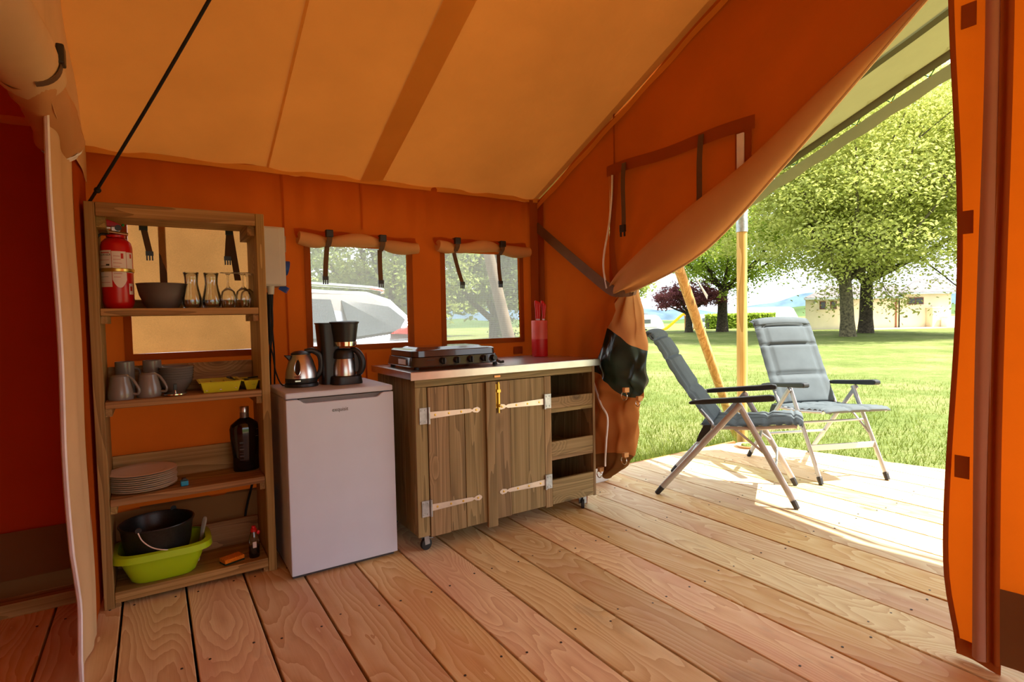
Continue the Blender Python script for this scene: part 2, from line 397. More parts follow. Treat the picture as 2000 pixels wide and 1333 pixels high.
obj('dark_underlay', MB().box(-2.6, 4.4, -2.9, 3.17, -.235, -.205), plain('dark_underlay_brown', (.03, .018, .01, 1), .95), floor)  # dark sheet added so the gaps between boards look shaded
fb = obj('edge_board', MB().box(-2.6, 4.43, 3.182, 3.205, -.17, -.004), wood('edge_board_wood', 'X', srgb(120, 62, 34), srgb(190, 112, 66), srgb(215, 150, 100)), floor)

# ------------------------------------------------------------------ kitchen side wall with three windows
WIN = [(-.075, .44, 1.03, 1.645), (.735, 1.287, 1.03, 1.575), (1.533, 2.078, 1.03, 1.575)]
def wall_y(x, z):
    w = .010*math.sin(x*5.3+z*1.7)+.006*math.sin(x*13+1+z*2.2)
    top = max(0, (z-1.60)/.35)
    w += .020*top*math.sin(x*41+math.sin(x*9)*2)*math.sin(min(1, top)*PI)*(1 if x > .4 else .6)
    for wx in (.66, 1.02, 1.38, 1.78):
        w += .007*math.exp(-((x-wx-.10*(z-1.6))/.02)**2)*min(1, max(0, (z-1.3)*2))
    return YW+w*.9
def cuts(a, b, extra, step):
    xs = sorted(set([a, b]+[e for e in extra if a < e < b])); out = []
    for p, q in zip(xs, xs[1:]):
        n = max(1, int(math.ceil((q-p)/step))); out += [p+(q-p)*i/n for i in range(n)]
    return out+[b]
xs = cuts(-2.6, XF, [v for w in WIN for v in w[:2]], .028); zs = cuts(.30, 1.97, [v for w in WIN for v in w[2:]], .045)
mb = MB(); nx = len(xs)
for z in zs:
    for x in xs: mb.v.append((x, wall_y(x, z), z))
for j in range(len(zs)-1):
    for i in range(nx-1):
        cx, cz = (xs[i]+xs[i+1])/2, (zs[j]+zs[j+1])/2
        if any(a < cx < b and c < cz < d for a, b, c, d in WIN): continue
        mb.f.append((j*nx+i, j*nx+i+1, (j+1)*nx+i+1, (j+1)*nx+i))
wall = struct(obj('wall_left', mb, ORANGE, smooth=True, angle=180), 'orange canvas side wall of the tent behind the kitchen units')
obj('mud_skirt', MB().grid(lambda u, v: (-2.6+(XF+2.6)*u, YW+.004+.012*math.sin(u*40)*(1-v), .0+.31*v), 90, 5), BROWN, wall, smooth=True, angle=180)
obj('eave_seam', MB().grid(lambda u, v: (-.24+(XF+.24)*u, YW-.016-.004*math.sin(u*70), 1.935+.02*math.sin(u*9)*0+.028*v), 120, 2), SEAM, wall, smooth=True, angle=180)
def corner_strip():
    return MB().grid(lambda u, v: (XF-.012-.07*u, YW-.014, 1.95*v), 2, 10)
obj('corner_strip', corner_strip(), BAND, wall)
# vertical seams in the wall
for sx, z0, z1 in ((.60, .32, 1.94), (1.02, 1.68, 1.94), (1.02, .32, .98)):
    obj('seam', MB().grid(lambda u, v: (sx+.010*u, wall_y(sx, z0+(z1-z0)*v)-.006, z0+(z1-z0)*v), 1, 12), ORANGE, wall)

def strap_buckle(parent, x, z0, z1, y=YW-.045, dx=0, w=.026, two=True):
    """webbing strap hanging from z0 to z1 with the male half of a snap buckle at its end"""
    s = obj('strap', MB().grid(lambda u, v: (x+dx*v-w/2+w*u, y+.006*math.sin(v*3), z0+(z1-z0)*v), 1, 6), STRAP, parent, solid=.003)
    b = MB(); bx = x+dx
    b.box(bx-w*.6, bx+w*.6, y-.005, y+.005, z1-.014, z1+.006)
    for q in (-1, 0, 1): b.box(bx+q*w*.42-.003, bx+q*w*.42+.003, y-.004, y+.004, z1-.036, z1-.014)
    obj('buckle', b, BLACK, s)
    return s
def frame_strips(parent, a, b, c, d, m=BAND, w=.032):
    y = YW-.014
    f = MB()
    f.box(a-w, a, y, y+.004, c-w, d); f.box(b, b+w, y, y+.004, c-w, d); f.box(a, b, y, y+.004, c-w, c)
    obj('binding', f, m, parent)
# window with its canvas shut (behind the shelf)
a, b, c, d = WIN[0]
w1 = struct(obj('window_1', MB().grid(lambda u, v: (a+(b-a)*u, YW+.012+.006*math.sin(u*7+v*3), c+(d-c)*v), 10, 10), PANEL, smooth=True), 'closed tent window, sunlit tan canvas behind the shelf')
frame_strips(w1, a, b, c, d, ORANGE)
obj('inner_ribbon', MB().grid(lambda u, v: (.045+.03*u, YW+.008, 1.28+.36*v), 1, 3), STRAP, w1)
for (x, z0, z1, dx) in ((-.012, 1.62, 1.50, .02), (.345, 1.62, 1.49, -.012)):
    st = strap_buckle(w1, x, z0, z1, YW-.03, dx)
    obj('buckle_socket', MB().box(x-.017, x+.017, YW-.04, YW-.022, 1.602, 1.63), BLACK, st)
obj('inner_ribbon', MB().grid(lambda u, v: (.365+.03*u-.03*v, YW+.008, 1.38+.26*v), 1, 3), STRAP, w1)
# two net windows with rolled-up covers
def net_window(n, i, label, straps, sag):
    a, b, c, d = WIN[i]
    o = struct(obj('window_%d' % n, MB().grid(lambda u, v: (a+(b-a)*u, YW+.008, c+(d-c)*v), 6, 6), NET), label)
    frame_strips(o, a, b, c, d)
    # rolled canvas, slightly sagging and pinched at the straps
    pts = []; rr = []
    x0, x1 = a-.07, b+.045
    for k in range(25):
        u = k/24; x = x0+(x1-x0)*u
        pin = 1-.25*sum(math.exp(-((x-s[0])/.03)**2) for s in straps)
        pts.append((x, YW-.062+.006*math.sin(u*11), d+.03-sag*u-.012*math.sin(u*9))); rr.append(.034*pin+.004*math.sin(u*17))
    roll = obj('rolled_cover', MB().tube(pts, rr, 14), TANROLL, o, smooth=True)
    def fl(u, v):
        x = x0-.01+(x1-x0+.02)*u
        return (x, YW-.012-.05*v*v, d+.085-sag*u*.9-.055*v+.004*math.sin(u*21))
    obj('cover_flap', MB().grid(fl, 24, 4), ORANGE, o, smooth=True, angle=180)
    for (x, z1, dx) in straps:
        zt = d+.09-sag*(x-x0)/(x1-x0)
        lp = MB().grid(lambda u, v: (x-.014+.028*u, YW-.064-.044*math.sin(v*PI), zt-.012-.085*v), 1, 8)
        l_ = obj('strap_loop', lp, STRAP, o, solid=.003)
        obj('buckle_socket', MB().box(x-.019, x+.019, YW-.116, YW-.09, zt-.05, zt-.012), BLACK, l_, bev=.003)
        strap_buckle(o, x, zt-.09, z1, YW-.05, dx)
    return o
net_window(2, 1, 'left net window over the coffee maker, cover rolled up, car outside', [(.815, 1.40, -.014), (1.108, 1.385, .002)], .02)
net_window(3, 2, 'right net window beside the corner, cover rolled up', [(1.575, 1.385, .055), (1.895, 1.395, .012)], .005)
obj('patch', MB().box(2.02, 2.09, YW-.018, YW-.012, .92, .97), BAND, wall)

# ------------------------------------------------------------------ ceiling
def ceil_pt(u, v, dz=0):
    x = -3.0+(XF+3.0)*u; y = 3.28*(1-2*v)
    return (x, y, roofz(y)+dz-.035*math.sin(min(1, abs(y)/3.15)*PI)*(.6+.4*math.sin(x*2.1))+.010*math.sin(x*17)*max(0, 1-(3.15-abs(y))*2.2))
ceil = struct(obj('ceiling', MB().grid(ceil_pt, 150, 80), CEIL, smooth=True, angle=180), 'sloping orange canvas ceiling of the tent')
def seam_strip(x, w, name='seam_strip', m=SEAM):
    def p(u, v):
        X = x+w*u; q = ceil_pt((X+3)/(XF+3), .02+.48*v); return (q[0], q[1], q[2]-.006)
    obj(name, MB().grid(p, 2, 44), m, ceil, smooth=True, angle=180)
seam_strip(1.02, .13); seam_strip(.53, .012, m=SEAML)

# ------------------------------------------------------------------ front gable wall with the doorway
FLAP = [(2.44, 1.33), (2.367, 1.386), (1.925, 1.636), (1.539, 1.822), (1.195, 2.035), (.902, 2.20), (.70, 2.31), (.3, 2.5)]
def flapz(y): return interp(y, FLAP)
def gab_x(y, z):
    h = max(0, (z-1.3))
    fold = .010*math.sin((y*.75+z*.9)*17)*min(1, h)*max(0, min(1, (2.6-y)))
    fan = .012*math.sin(math.atan2(z-1.3, 2.45-y)*16)*math.exp(-((y-2.3)**2+(z-1.4)**2)*4)
    return XF+fold+fan+.006*math.sin(y*9)
def gA(u, v):
    y0 = interp(1.955*v, [(0, 2.66), (.75, 2.60), (.95, 2.46), (1.02, 2.40), (1.30, 2.40), (1.34, 2.44), (3, 2.44)]); y = y0+(YW-y0)*u; z = roofz(y)*v
    return (gab_x(y, z)+.012*math.sin(y*30+z)*(1-v)*.8, y, z)
def gB(u, v): y = .3+(2.44-.3)*u; z0 = flapz(y); z = z0+(roofz(y)-z0)*v; return (gab_x(y, z), y, z)
mb = MB().grid(gA, 26, 50).grid(gB, 70, 40)
gable = struct(obj('wall_front', mb, ORANGE, smooth=True, angle=180), 'orange gable wall above and left of the doorway')
obj('gable_edge_seam', MB().grid(lambda u, v: (XF-.018-.004*math.sin(u*60), .2+2.95*u, roofz(.2+2.95*u)-.035-.012*v*3), 60, 1), SEAM, gable)
obj('corner_strip', MB().box(XF-.016, XF-.012, 3.07, 3.14, .9, 1.95), BAND, gable)
hb = lambda y: 1.985+.01*(2.4-y)
obj('header_band', MB().grid(lambda u, v: (XF-.022, 1.50+.94*u, hb(1.5+.94*u)-.032+.06*v+.006*math.sin(u*9)), 30, 1), BAND, gable)
obj('zip_border', MB().grid(lambda u, v: (XF-.020, interp(v, [(0,2.40),(.3,2.43),(.7,2.41),(1,2.385)])-.045*u, 1.38+.58*v), 1, 12), BAND, gable)
def zipper(pts, parent, w=.011, name='zip'):
    c = catmull(pts, 6); m = MB()
    m.tube(c, w*.55, 6, True, 1.6)
    z = obj(name, m, ZIP, parent, smooth=True); z['label'] = 'white zip'
    return z
zipper([(XF-.028, 2.387, 1.955), (XF-.028, 2.395, 1.83), (XF-.03, 2.417, 1.68), (XF-.035, 2.455, 1.52), (XF-.04, 2.455, 1.43), (XF-.045, 2.425, 1.32)], gable)
obj('zip_border', MB().box(XF-.020, XF-.016, 1.52, 1.60, 1.80, 1.985), BAND, gable)
obj('zip', MB().box(XF-.030, XF-.022, 1.552, 1.585, 1.78, 1.958), ZIP, gable)
obj('seam', MB().grid(lambda u, v: (XF-.014, 2.39-.012*u, 1.98+.33*v), 1, 8), BAND, gable)
for (y, z0, z1, dy) in ((2.29, 2.0, 1.655, .012), (1.775, 2.01, 1.67, .018)):
    s = obj('strap', MB().grid(lambda u, v: (XF-.032-.005*math.sin(v*5), y+dy*v-.015+.03*u, z0+(z1-z0)*v), 1, 8), STRAP, gable, solid=.003)
    b = MB(); b.box(XF-.042, XF-.026, y+dy-.019, y+dy+.019, z1-.03, z1+.01)
    for q in (-1, 1): b.box(XF-.04, XF-.03, y+dy+q*.014-.004, y+dy+q*.014+.004, z1-.055, z1-.03)
    obj('buckle', b, BLACK, s, bev=.002)
tie = catmull([(XF-.02, 3.145, 1.775), (XF-.035, 2.85, 1.59), (XF-.045, 2.52, 1.385), (XF-.045, 2.40, 1.315), (XF-.045, 2.335, 1.298), (XF+.01, 2.29, 1.30), (XF+.08, 2.31, 1.31)], 5)
def ribbon(pts, w, nrm=None):
    m = MB(); n = len(pts)
    for i, p in enumerate(pts):
        d = (pts[min(i+1,n-1)]-pts[max(i-1,0)]).normalized(); u = d.cross(Vector((-1,0,0))).normalized()
        m.v += [tuple(p-u*w/2), tuple(p+u*w/2)]
    m.f = [(2*i, 2*i+1, 2*i+3, 2*i+2) for i in range(n-1)]
    return m
obj('tie_back_strap', ribbon(tie, .062), plain('brown_tie_cloth', (.17, .085, .045, 1), .85), gable, solid=.004)

# tied-back doorway curtain: folded edge above the tie, hanging bunch below it
LOW = [(2.34, 1.285), (2.19, 1.315), (1.772, 1.466), (1.384, 1.764), (1.119, 1.99), (.865, 2.208), (.70, 2.345), (.3, 2.53)]
UPP = [(2.40, 1.36), (2.30, 1.43), (1.925, 1.640), (1.539, 1.826), (1.195, 2.039), (.902, 2.204), (.70, 2.35), (.3, 2.54)]
def resample(pl, n):
    pl = catmull([Vector((0, p[0], p[1])) for p in pl], 8); L = [0]
    for a_, b_ in zip(pl, pl[1:]): L.append(L[-1]+(b_-a_).length)
    out = []
    for i in range(n+1):
        s = L[-1]*i/n; k = max(j for j in range(len(L)) if L[j] <= s+1e-9); k = min(k, len(pl)-2)
        t = (s-L[k])/max(1e-9, L[k+1]-L[k]); out.append(pl[k].lerp(pl[k+1], t))
    return out
lo, up = resample(LOW, 60), resample(UPP, 60)
def foldp(u, v):
    i = min(60, int(round(u*60))); a_, b_ = up[i], lo[i]; p = a_.lerp(b_, .5-.5*math.cos(v*PI) if v < 1 else 1)
    d = (a_-b_).length
    bul = d*.42*math.sin(v*PI)**.8 if 0 < v < 1 else 0
    pin = .016*math.sin(v*16+u*3)*math.exp(-u*9)
    return (XF-.015-bul+pin*.8, p.y, p.z+pin)
def foldback(u, v):
    i = min(60, int(round(u*60))); a_, b_ = up[i], lo[i]; p = b_.lerp(a_, v); d = (a_-b_).length
    return (XF-.015+d*.22*math.sin(v*PI)+.004*v, p.y, p.z)
door1 = struct(obj('door_1', MB().grid(foldp, 60, 16).grid(foldback, 60, 6), TANROLL, smooth=True, angle=180), 'doorway curtain folded back and tied to the corner, tan lining showing')
obj('edge_piping', MB().tube([(XF-.016, p.y, p.z-.002) for p in lo[2:]], .006, 6), TAN, door1, smooth=True)
obj('edge_seam', MB().tube([(XF-.018, p.y, p.z+.004) for p in up[16:]], .004, 6), PINKBAND, door1, smooth=True)
BC = [  # z, y of right edge, y of left edge, depth
    (1.319, 2.364, 2.447, .045), (1.273, 2.358, 2.483, .055), (1.201, 2.333, 2.60, .075), (1.098, 2.318, 2.68, .09), (.995, 2.305, 2.72, .10), (.892, 2.299, 2.74, .10),
    (.789, 2.304, 2.75, .10), (.686, 2.325, 2.76, .10), (.645, 2.369, 2.76, .10), (.48, 2.374, 2.76, .10), (.336, 2.395, 2.75, .09), (.243, 2.472, 2.74, .08), (.171, 2.575, 2.73, .06)]
def bunch(u, z):
    yr = interp(z, [(b_[0], b_[1]) for b_ in BC]); yl = interp(z, [(b_[0], b_[2]) for b_ in BC]); dp = interp(z, [(b_[0], b_[3]) for b_ in BC])
    t = u*2*PI; cy = (yr+yl)/2; ry = (yl-yr)/2
    top = math.exp(-((1.26-z)/.16)**2)
    f = 1+.30*top*math.sin(t*9+z*2.5)+(1-top)*(.16*math.sin(t*5+z*5)+.07*math.sin(t*11-z*9))
    cr = .010*math.sin(z*31+t*3)*(1-top)+.006*math.sin(z*57-t*4)*math.exp(-((z-.72)/.1)**2)*2
    return (2.37+dp*math.sin(t)*f+cr, cy+ry*math.cos(t)*(1+.05*math.sin(t*6+z*3)), z)
UPL = [(2.74, 1.216), (2.657, 1.129), (2.575, 1.103), (2.493, 1.088), (2.40, 1.036), (2.307, .964), (2.266, .943)]
LWL = [(2.78, .851), (2.709, .84), (2.493, .763), (2.39, .691), (2.338, .686), (2.266, .768)]
def line_z(u, L, z=.9):
    for _ in range(10): z = .5*z+.5*interp(bunch(u, z)[1], L)
    return z
def skirt_z(u): return .325+.025*math.sin(u*2*PI*2)
BOUND = [lambda u: 1.319, lambda u: line_z(u, UPL, 1.05), lambda u: line_z(u, LWL, .75), skirt_z, lambda u: .185+.03*math.sin(u*2*PI*3)]
for zid, (nm, m_, lb) in enumerate((('gathered_top', TANROLL, None), ('window_panel', PVC, 'glossy dark green window panel'), ('lower_cloth', fabric('rust_canvas', (.52, .22, .07), (.7, .22, .04), .2), None), ('mud_skirt', BROWN, None))):
    def fn(u, v, zid=zid):
        a_, b_ = BOUND[zid](u), BOUND[zid+1](u); p_ = bunch(u, a_+(b_-a_)*v)
        return (p_[0]-(.003 if zid == 1 else 0)*math.sin(u*2*PI), p_[1], p_[2])
    o_ = obj(nm, MB().grid(fn, 120, 30), m_, door1, smooth=True, angle=180)
    if lb: o_['label'] = lb
zipper([(2.262, 2.62, .78), (2.258, 2.607, .75), (2.252, 2.54, .633), (2.250, 2.483, .563), (2.250, 2.495, .423), (2.262, 2.519, .311), (2.27, 2.53, .26)], door1, .012)
def ring(c, r, parent, nm='metal_ring'):
    obj(nm, MB().tube([(c[0], c[1]+r*math.cos(2*PI*k/18), c[2]+r*math.sin(2*PI*k/18)) for k in range(19)], .0028, 6, False), CHROME, parent, smooth=True)
for c, r in (((2.255, 2.345, .705), .024), ((2.30, 2.285, .665), .017), ((2.27, 2.37, .325), .022), ((2.27, 2.585, .195), .02)):
    obj('ring_tab', MB().box(c[0]-.004, c[0]+.03, c[1]-.010, c[1]+.010, c[2]+r*.8, c[2]+r+.022), TANROLL, door1)
    ring(c, r, door1)

# right-hand doorway curtain hanging straight
def door2x(y, z): return XF+.016*math.sin(y*26+z*1.3)*(.4+.6*min(1, z))+.01*math.sin(z*3+y*5)
def edgey(z): return .784+.012*math.sin(z*3.1+.4)-.035*math.exp(-(z/.18)**2)
def d2(u, v):
    z = .045+2.9*v; y = edgey(z)-(edgey(z)+2.4)*(u**1.6); return (door2x(y, z)+.02*math.exp(-((y-.62)/.05)**2), y, z)
door2 = struct(obj('door_2', MB().grid(d2, 110, 60), BACKLIT, smooth=True, angle=180), 'backlit orange doorway curtain hanging at the right')
obj('edge_binding', MB().tube([(door2x(edgey(z), z)-.004, edgey(z), z) for z in np.linspace(.02, 2.9, 50)], .0085, 6, True, .6), BAND, door2, smooth=True)
def zc(u, v): z = .03+2.85*v; y = .708-.042*u+.006*math.sin(z*2.3); return (XF-.035-.016*math.sin(u*PI)+.004*math.sin(z*4), y, z)
obj('zip_cover', MB().grid(zc, 6, 50), PINKBAND, door2, smooth=True, angle=180)
def zc2(u, v): z = .03+2.85*v; y = .668-.03*u+.006*math.sin(z*2.3); return (XF-.040+.012*u+.012*math.sin(u*PI*2), y, z)
obj('zip_strip', MB().grid(zc2, 5, 50), BAND, door2, smooth=True, angle=180)
for z in (2.10, 1.445, .645):
    obj('patch', MB().box(XF-.022, XF-.018, .728, .768, z-.037, z+.037), BAND, door2)
obj('mud_skirt', MB().grid(lambda u, v: (XF-.03+.012*math.sin(u*60), .648-2.9*u, .035+.245*v), 60, 3), BROWN, door2, smooth=True, angle=180)
obj('hem', MB().grid(lambda u, v: (XF-.02+.008*math.sin(u*5), .756-.12*u, .012+.055*v-.012*u), 8, 2), BAND, door2)
# ------------------------------------------------------------------ inner partition with rolled-up door at the left
XP = -.235
def part_lo(u, v):
    z = 1.80*v; y = 2.185+.42*u+.02*math.sin(z*5)*u
    zz = interp(z, [(0,.10),(.1,.08),(.25,.14),(.45,.04),(.8,0),(2,0)])
    return (-.244+.026*u+.006*math.sin(u*11+z*2)*u*(1-u)*4+.003*math.sin(z*7), y+zz*(1-u)*.9-.01, max(.005, z))
part = struct(obj('wall_partition', MB().grid(part_lo, 18, 50), TAN, smooth=True, angle=180), 'tan canvas partition strip left of the wooden shelf')
def part_up(u, v): y = .2+2.95*u; z = 1.80+(roofz(y)-1.80)*v; return (-.212+.003*math.sin(y*14+z*3), y, z)
obj('upper_panel', MB().grid(part_up, 50, 14), TAN, part, smooth=True, angle=180)
def part_in(u, v): y = 2.6+.55*u; return (-.218-.004*math.sin(u*7), y, .02+1.95*v)
obj('rear_panel', MB().grid(part_in, 12, 20), ORANGE, part, smooth=True, angle=180)
zp = [Vector(part_lo(0, i/40))+Vector((.008, -.004, 0)) for i in range(41)]
z_ = obj('zip', MB().tube(zp, .0085, 6, True, .7), ZIP, part, smooth=True); z_['label'] = 'white zip'
# rolled-up door, two wraps tied with a buckle
rl = [(-.25, .9, 1.74), (-.25, 1.3, 1.79), (-.252, 1.6, 1.828), (-.252, 1.9, 1.862), (-.252, 2.05, 1.870)]
def roll_mesh(path, r0, r1, amp, n=20):
    p = catmull(path, 8); m = len(p); vs = MB()
    def fn(u, v):
        i = min(m-1, int(round(v*(m-1)))); a_ = 2*PI*u; r = r0+(r1-r0)*v
        r *= 1+amp*math.sin(a_*5+v*9)+amp*.7*math.sin(a_*2+v*21)
        if v > .985: r *= .93
        return (p[i].x+r*math.cos(a_), p[i].y, p[i].z+r*math.sin(a_))
    return vs.grid(fn, n*2, m-1)
door3 = struct(obj('door_3', roll_mesh(rl, .074, .078, .02), TAN, smooth=True, angle=180), 'rolled-up tan partition door hanging at the upper left')
inner = [(-.25, 1.95, 1.853), (-.248, 2.15, 1.858), (-.245, 2.35, 1.851), (-.242, 2.53, 1.818)]
obj('inner_wrap', roll_mesh(inner, .066, .068, .05), TANROLL, door3, smooth=True, angle=180)
obj('zip_edge', roll_mesh([(-.242, 2.515, 1.820), (-.242, 2.54, 1.815), (-.242, 2.565, 1.81)], .066, .056, .05), ZIP, door3, smooth=True)
cap = MB()
for k in range(5): cap.lathe([(.054-.011*k, 0), (.054-.011*k, .012), (.047-.011*k, .012), (.047-.011*k, 0)], (-.242, 2.562, 1.81), 24, ax='Y')
obj('roll_end', cap, TANROLL, door3, smooth=True)
sp = MB().grid(lambda u, v: (-.252+.081*math.cos(-1.2+2.6*v), 1.86+.03*u+.05*math.sin(v*2), 1.860+.081*math.sin(-1.2+2.6*v)), 1, 16)
so_ = obj('strap', sp, STRAP, door3, solid=.003)
obj('buckle', MB().box(-.180, -.162, 1.885, 1.930, 1.855, 1.905), BLACK, so_, bev=.004)

# sleeping cabin seen through the open partition door
cab_ = MB()
cab_.grid(lambda u, v: (-2.3+2.04*u, 3.06+.012*math.sin(u*23+v*3), .30+1.72*v), 40, 12)
cab_.grid(lambda u, v: (-2.3+.012*math.sin(u*20), -1.2+4.26*u, .30+1.72*v), 30, 10)
cab_.grid(lambda u, v: (-2.3+2.04*u, -1.2, .0+2.02*v), 20, 6)
cab_.grid(lambda u, v: (-2.3+2.06*u, -1.2+4.26*v, 2.02-.02*math.sin(u*PI)), 20, 20)  # unseen cabin walls and roof, added to keep the inside dark
cabin_ = struct(obj('wall_cabin', cab_, DARKRED, smooth=True, angle=180), 'dark red cloth of the sleeping cabin behind the partition')
obj('mud_skirt', MB().grid(lambda u, v: (-2.3+2.04*u, 3.05, .12+.20*v), 20, 2).grid(lambda u, v: (-2.29, -1.2+4.26*u, .0+.32*v), 20, 2), BROWN, cabin_)
obj('sill_beam', MB().box(-2.3, -.27, 2.96, 3.04, .0, .055), SH_X, cabin_)

# ------------------------------------------------------------------ awning over the porch
XA = 4.42
def awn_edge(y): return interp(y, [(3.3, 1.98), (2.866, 2.165), (2.413, 2.344), (2.046, 2.49), (1.729, 2.616), (1.558, 2.678), (1.0, 2.90), (0, 3.22)]) if y >= 0 else awn_edge(-y)
def awn(u, v):
    y = 3.3*(1-2*v); x = 2.262+(XA-2.262)*u; zi = roofz(y)+.10; ze = awn_edge(y)+.12
    return (x, y, zi+(ze-zi)*u-.05*math.sin(u*PI))
aw = thing('awning', 'olive green fly sheet stretched over the porch deck', 'awning', (XA, 0, 0))
obj('canopy', MB().grid(awn, 24, 48), AWN, aw, smooth=True, angle=180)
def val(u, v): y = 3.3*(1-2*u); return (XA+.012, y, awn_edge(y)-.015+.10*v-.012*math.sin(y*22)*(1-v)*.5)
obj('valance', MB().grid(val, 120, 4), AWN, aw, smooth=True, angle=180)
def pocket(u, v):
    y = 3.3*(1-2*v); a_ = 2*PI*u; return (XA-.07+.05*math.cos(a_), y, awn_edge(y)+.118+.040*math.sin(a_))
obj('edge_pole_sleeve', MB().grid(pocket, 10, 60), AWND, aw, smooth=True, angle=180)
def inner(u, v): y = 3.3*(1-2*v); return (XA-.16-.02*u, y, awn_edge(y)+.165-.05*u)
lace = MB(); ey = MB()
y = 2.9; k = 0; last = None
while y > .6:
    top = k % 2 == 0
    p = Vector((XA-.15, y, awn_edge(y)+.13)) if top else Vector((XA-.004, y, awn_edge(y)+.075))
    ey.ball(p, .007, n=8, m=5)
    if last is not None: lace.tube([last, p], .0035, 5)
    last = p; y -= .06 if top else .17; k += 1
obj('lacing_cord', lace, plain('green_cord', srgb(40, 110, 70), .7), aw); obj('eyelets', ey, BRASS, aw)['kind'] = 'stuff'
obj('reinforcing_strip', MB().grid(lambda u, v: (lambda p: (p[0], p[1], p[2]-.012))(awn(.70+.035*u, .0+.5*v)), 2, 40), AWND, aw, smooth=True, angle=180)
obj('lining', MB().grid(lambda u, v: (lambda p: (p[0], p[1], p[2]-.006))(awn(.02+.25*u, .0+.5*v)), 4, 40), AWN, aw, smooth=True, angle=180)

# porch poles
t = thing('tent_pole', 'upright peeled wooden pole with grey metal sleeve at the deck corner', 'pole', (4.583, 3.22, -.28))
obj('shaft', MB().tube([(4.583, 3.22, z) for z in np.linspace(-.28, 1.92, 9)], [.048, .047, .046, .046, .047, .046, .045, .045, .045], 18), POLE, t, smooth=True)
obj('metal_sleeve', MB().lathe([(.0, 1.90), (.051, 1.90), (.051, 2.16), (.04, 2.17), (0, 2.17)], (4.583, 3.22, 0), 20), GALV, t, smooth=True)
t = thing('tent_pole', 'slanting peeled wooden brace pole behind the left chair', 'pole', (5.40, 3.83, -.28))
obj('shaft', MB().tube([Vector((5.40, 3.83, -.28)).lerp(Vector((3.70, 3.37, 1.97)), s) for s in np.linspace(0, 1, 9)], .045, 16), POLE, t, smooth=True)
obj('frayed_rag', MB().grid(lambda u, v: (4.24+.13*v+.03*u, 3.47-.02*v, 1.50-.17*v+.03*math.sin(u*9)*v-.015*u), 4, 8), WPLAST, t, solid=.003)
t = thing('tent_pole', 'leaning grey-brown pole outside the right net window', 'pole', (2.86, 4.2, -.28))
obj('shaft', MB().tube([Vector((2.98, 4.2, -.28)).lerp(Vector((2.37, 4.2, 2.1)), s) for s in np.linspace(0, 1, 7)], [.075, .068, .06, .055, .05, .047, .045], 14), plain('weathered_pole', srgb(128, 112, 92), .9, var=.15), t, smooth=True)

# ------------------------------------------------------------------ ground, hills
def depth(x, y): return .54*x+.84*y
def sstep(a, b, x): t_ = min(1, max(0, (x-a)/(b-a))); return t_*t_*(3-2*t_)
def gz(x, y):
    d = math.hypot(x, y); return -.28-1.17*sstep(46, 82, depth(x, y))*(sstep(0, 1, (y*1.0-x*.62)/14+.5))+.04*math.sin(x*.31)*math.sin(y*.27)*min(1, d/20)*.5
def lawn_mat():
    t = NT('lawn_grass'); co = t.coord()
    n1 = t.n('TexNoise', {'Vector': co, 'Scale': .35, 'Detail': 6, 'Roughness': .65}).outputs['Fac']
    n2 = t.n('TexNoise', {'Vector': co, 'Scale': 22, 'Detail': 5, 'Roughness': .8}).outputs['Fac']
    n3 = t.n('TexNoise', {'Vector': co, 'Scale': 2.2, 'Detail': 4, 'Roughness': .7}).outputs['Fac']
    k = t.math('ADD', t.math('ADD', t.math('MULTIPLY', n1, .35), t.math('MULTIPLY', n2, .4)), t.math('MULTIPLY', n3, .25))
    c = t.ramp(k, [(.36, srgb(76, 92, 36)), (.5, srgb(112, 124, 64)), (.62, srgb(150, 146, 98))])
    b = t.bump(n2, .8, .05)
    return t.fin(t.n('BsdfPrincipled', {'Base Color': c, 'Roughness': .9, 'Specular IOR Level': .1, 'Normal': b}).outputs[0])
LAWN = lawn_mat()
mb = MB().grid(lambda u, v: (lambda x, y: (x, y, gz(x, y)))(-40+200*u, -60+220*v), 100, 110)
tag(struct(obj('ground', mb, LAWN, smooth=True, angle=180)), None, None)
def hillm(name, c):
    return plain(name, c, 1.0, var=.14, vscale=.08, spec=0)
def hill(label, x0, y0, x1, y1, h, seed, m, zb=-3, nm='hills'):
    r_ = random.Random(seed); ph = [r_.uniform(0, 6) for _ in range(5)]
    def f(u, v):
        e = .55+.2*math.sin(u*5+ph[0])+.12*math.sin(u*13+ph[1])+.06*math.sin(u*31+ph[2])+.03*math.sin(u*77+ph[3])
        x = x0+(x1-x0)*u; y = y0+(y1-y0)*u; n = Vector((y1-y0, -(x1-x0), 0)).normalized()
        q = math.sin(v*PI); return (x-n.x*(v-.5)*60, y-n.y*(v-.5)*60, zb+h*e*q)
    struct(obj(nm, MB().grid(f, 160, 8), m, smooth=True, angle=180), label)
hill('hazy blue wooded hill on the horizon', 60, 470, 520, 180, 36, 3, hillm('hazy_blue_hill', srgb(88, 108, 122)), -6)  # distance haze is painted in as the hill's blue colour
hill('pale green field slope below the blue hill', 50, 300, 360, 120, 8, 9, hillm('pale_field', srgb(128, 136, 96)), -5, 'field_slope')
hill('dark green treeline far behind the caravans', 62, 150, 210, 62, 7.5, 17, hillm('far_treeline_green', srgb(78, 96, 62)), -3, 'treeline')

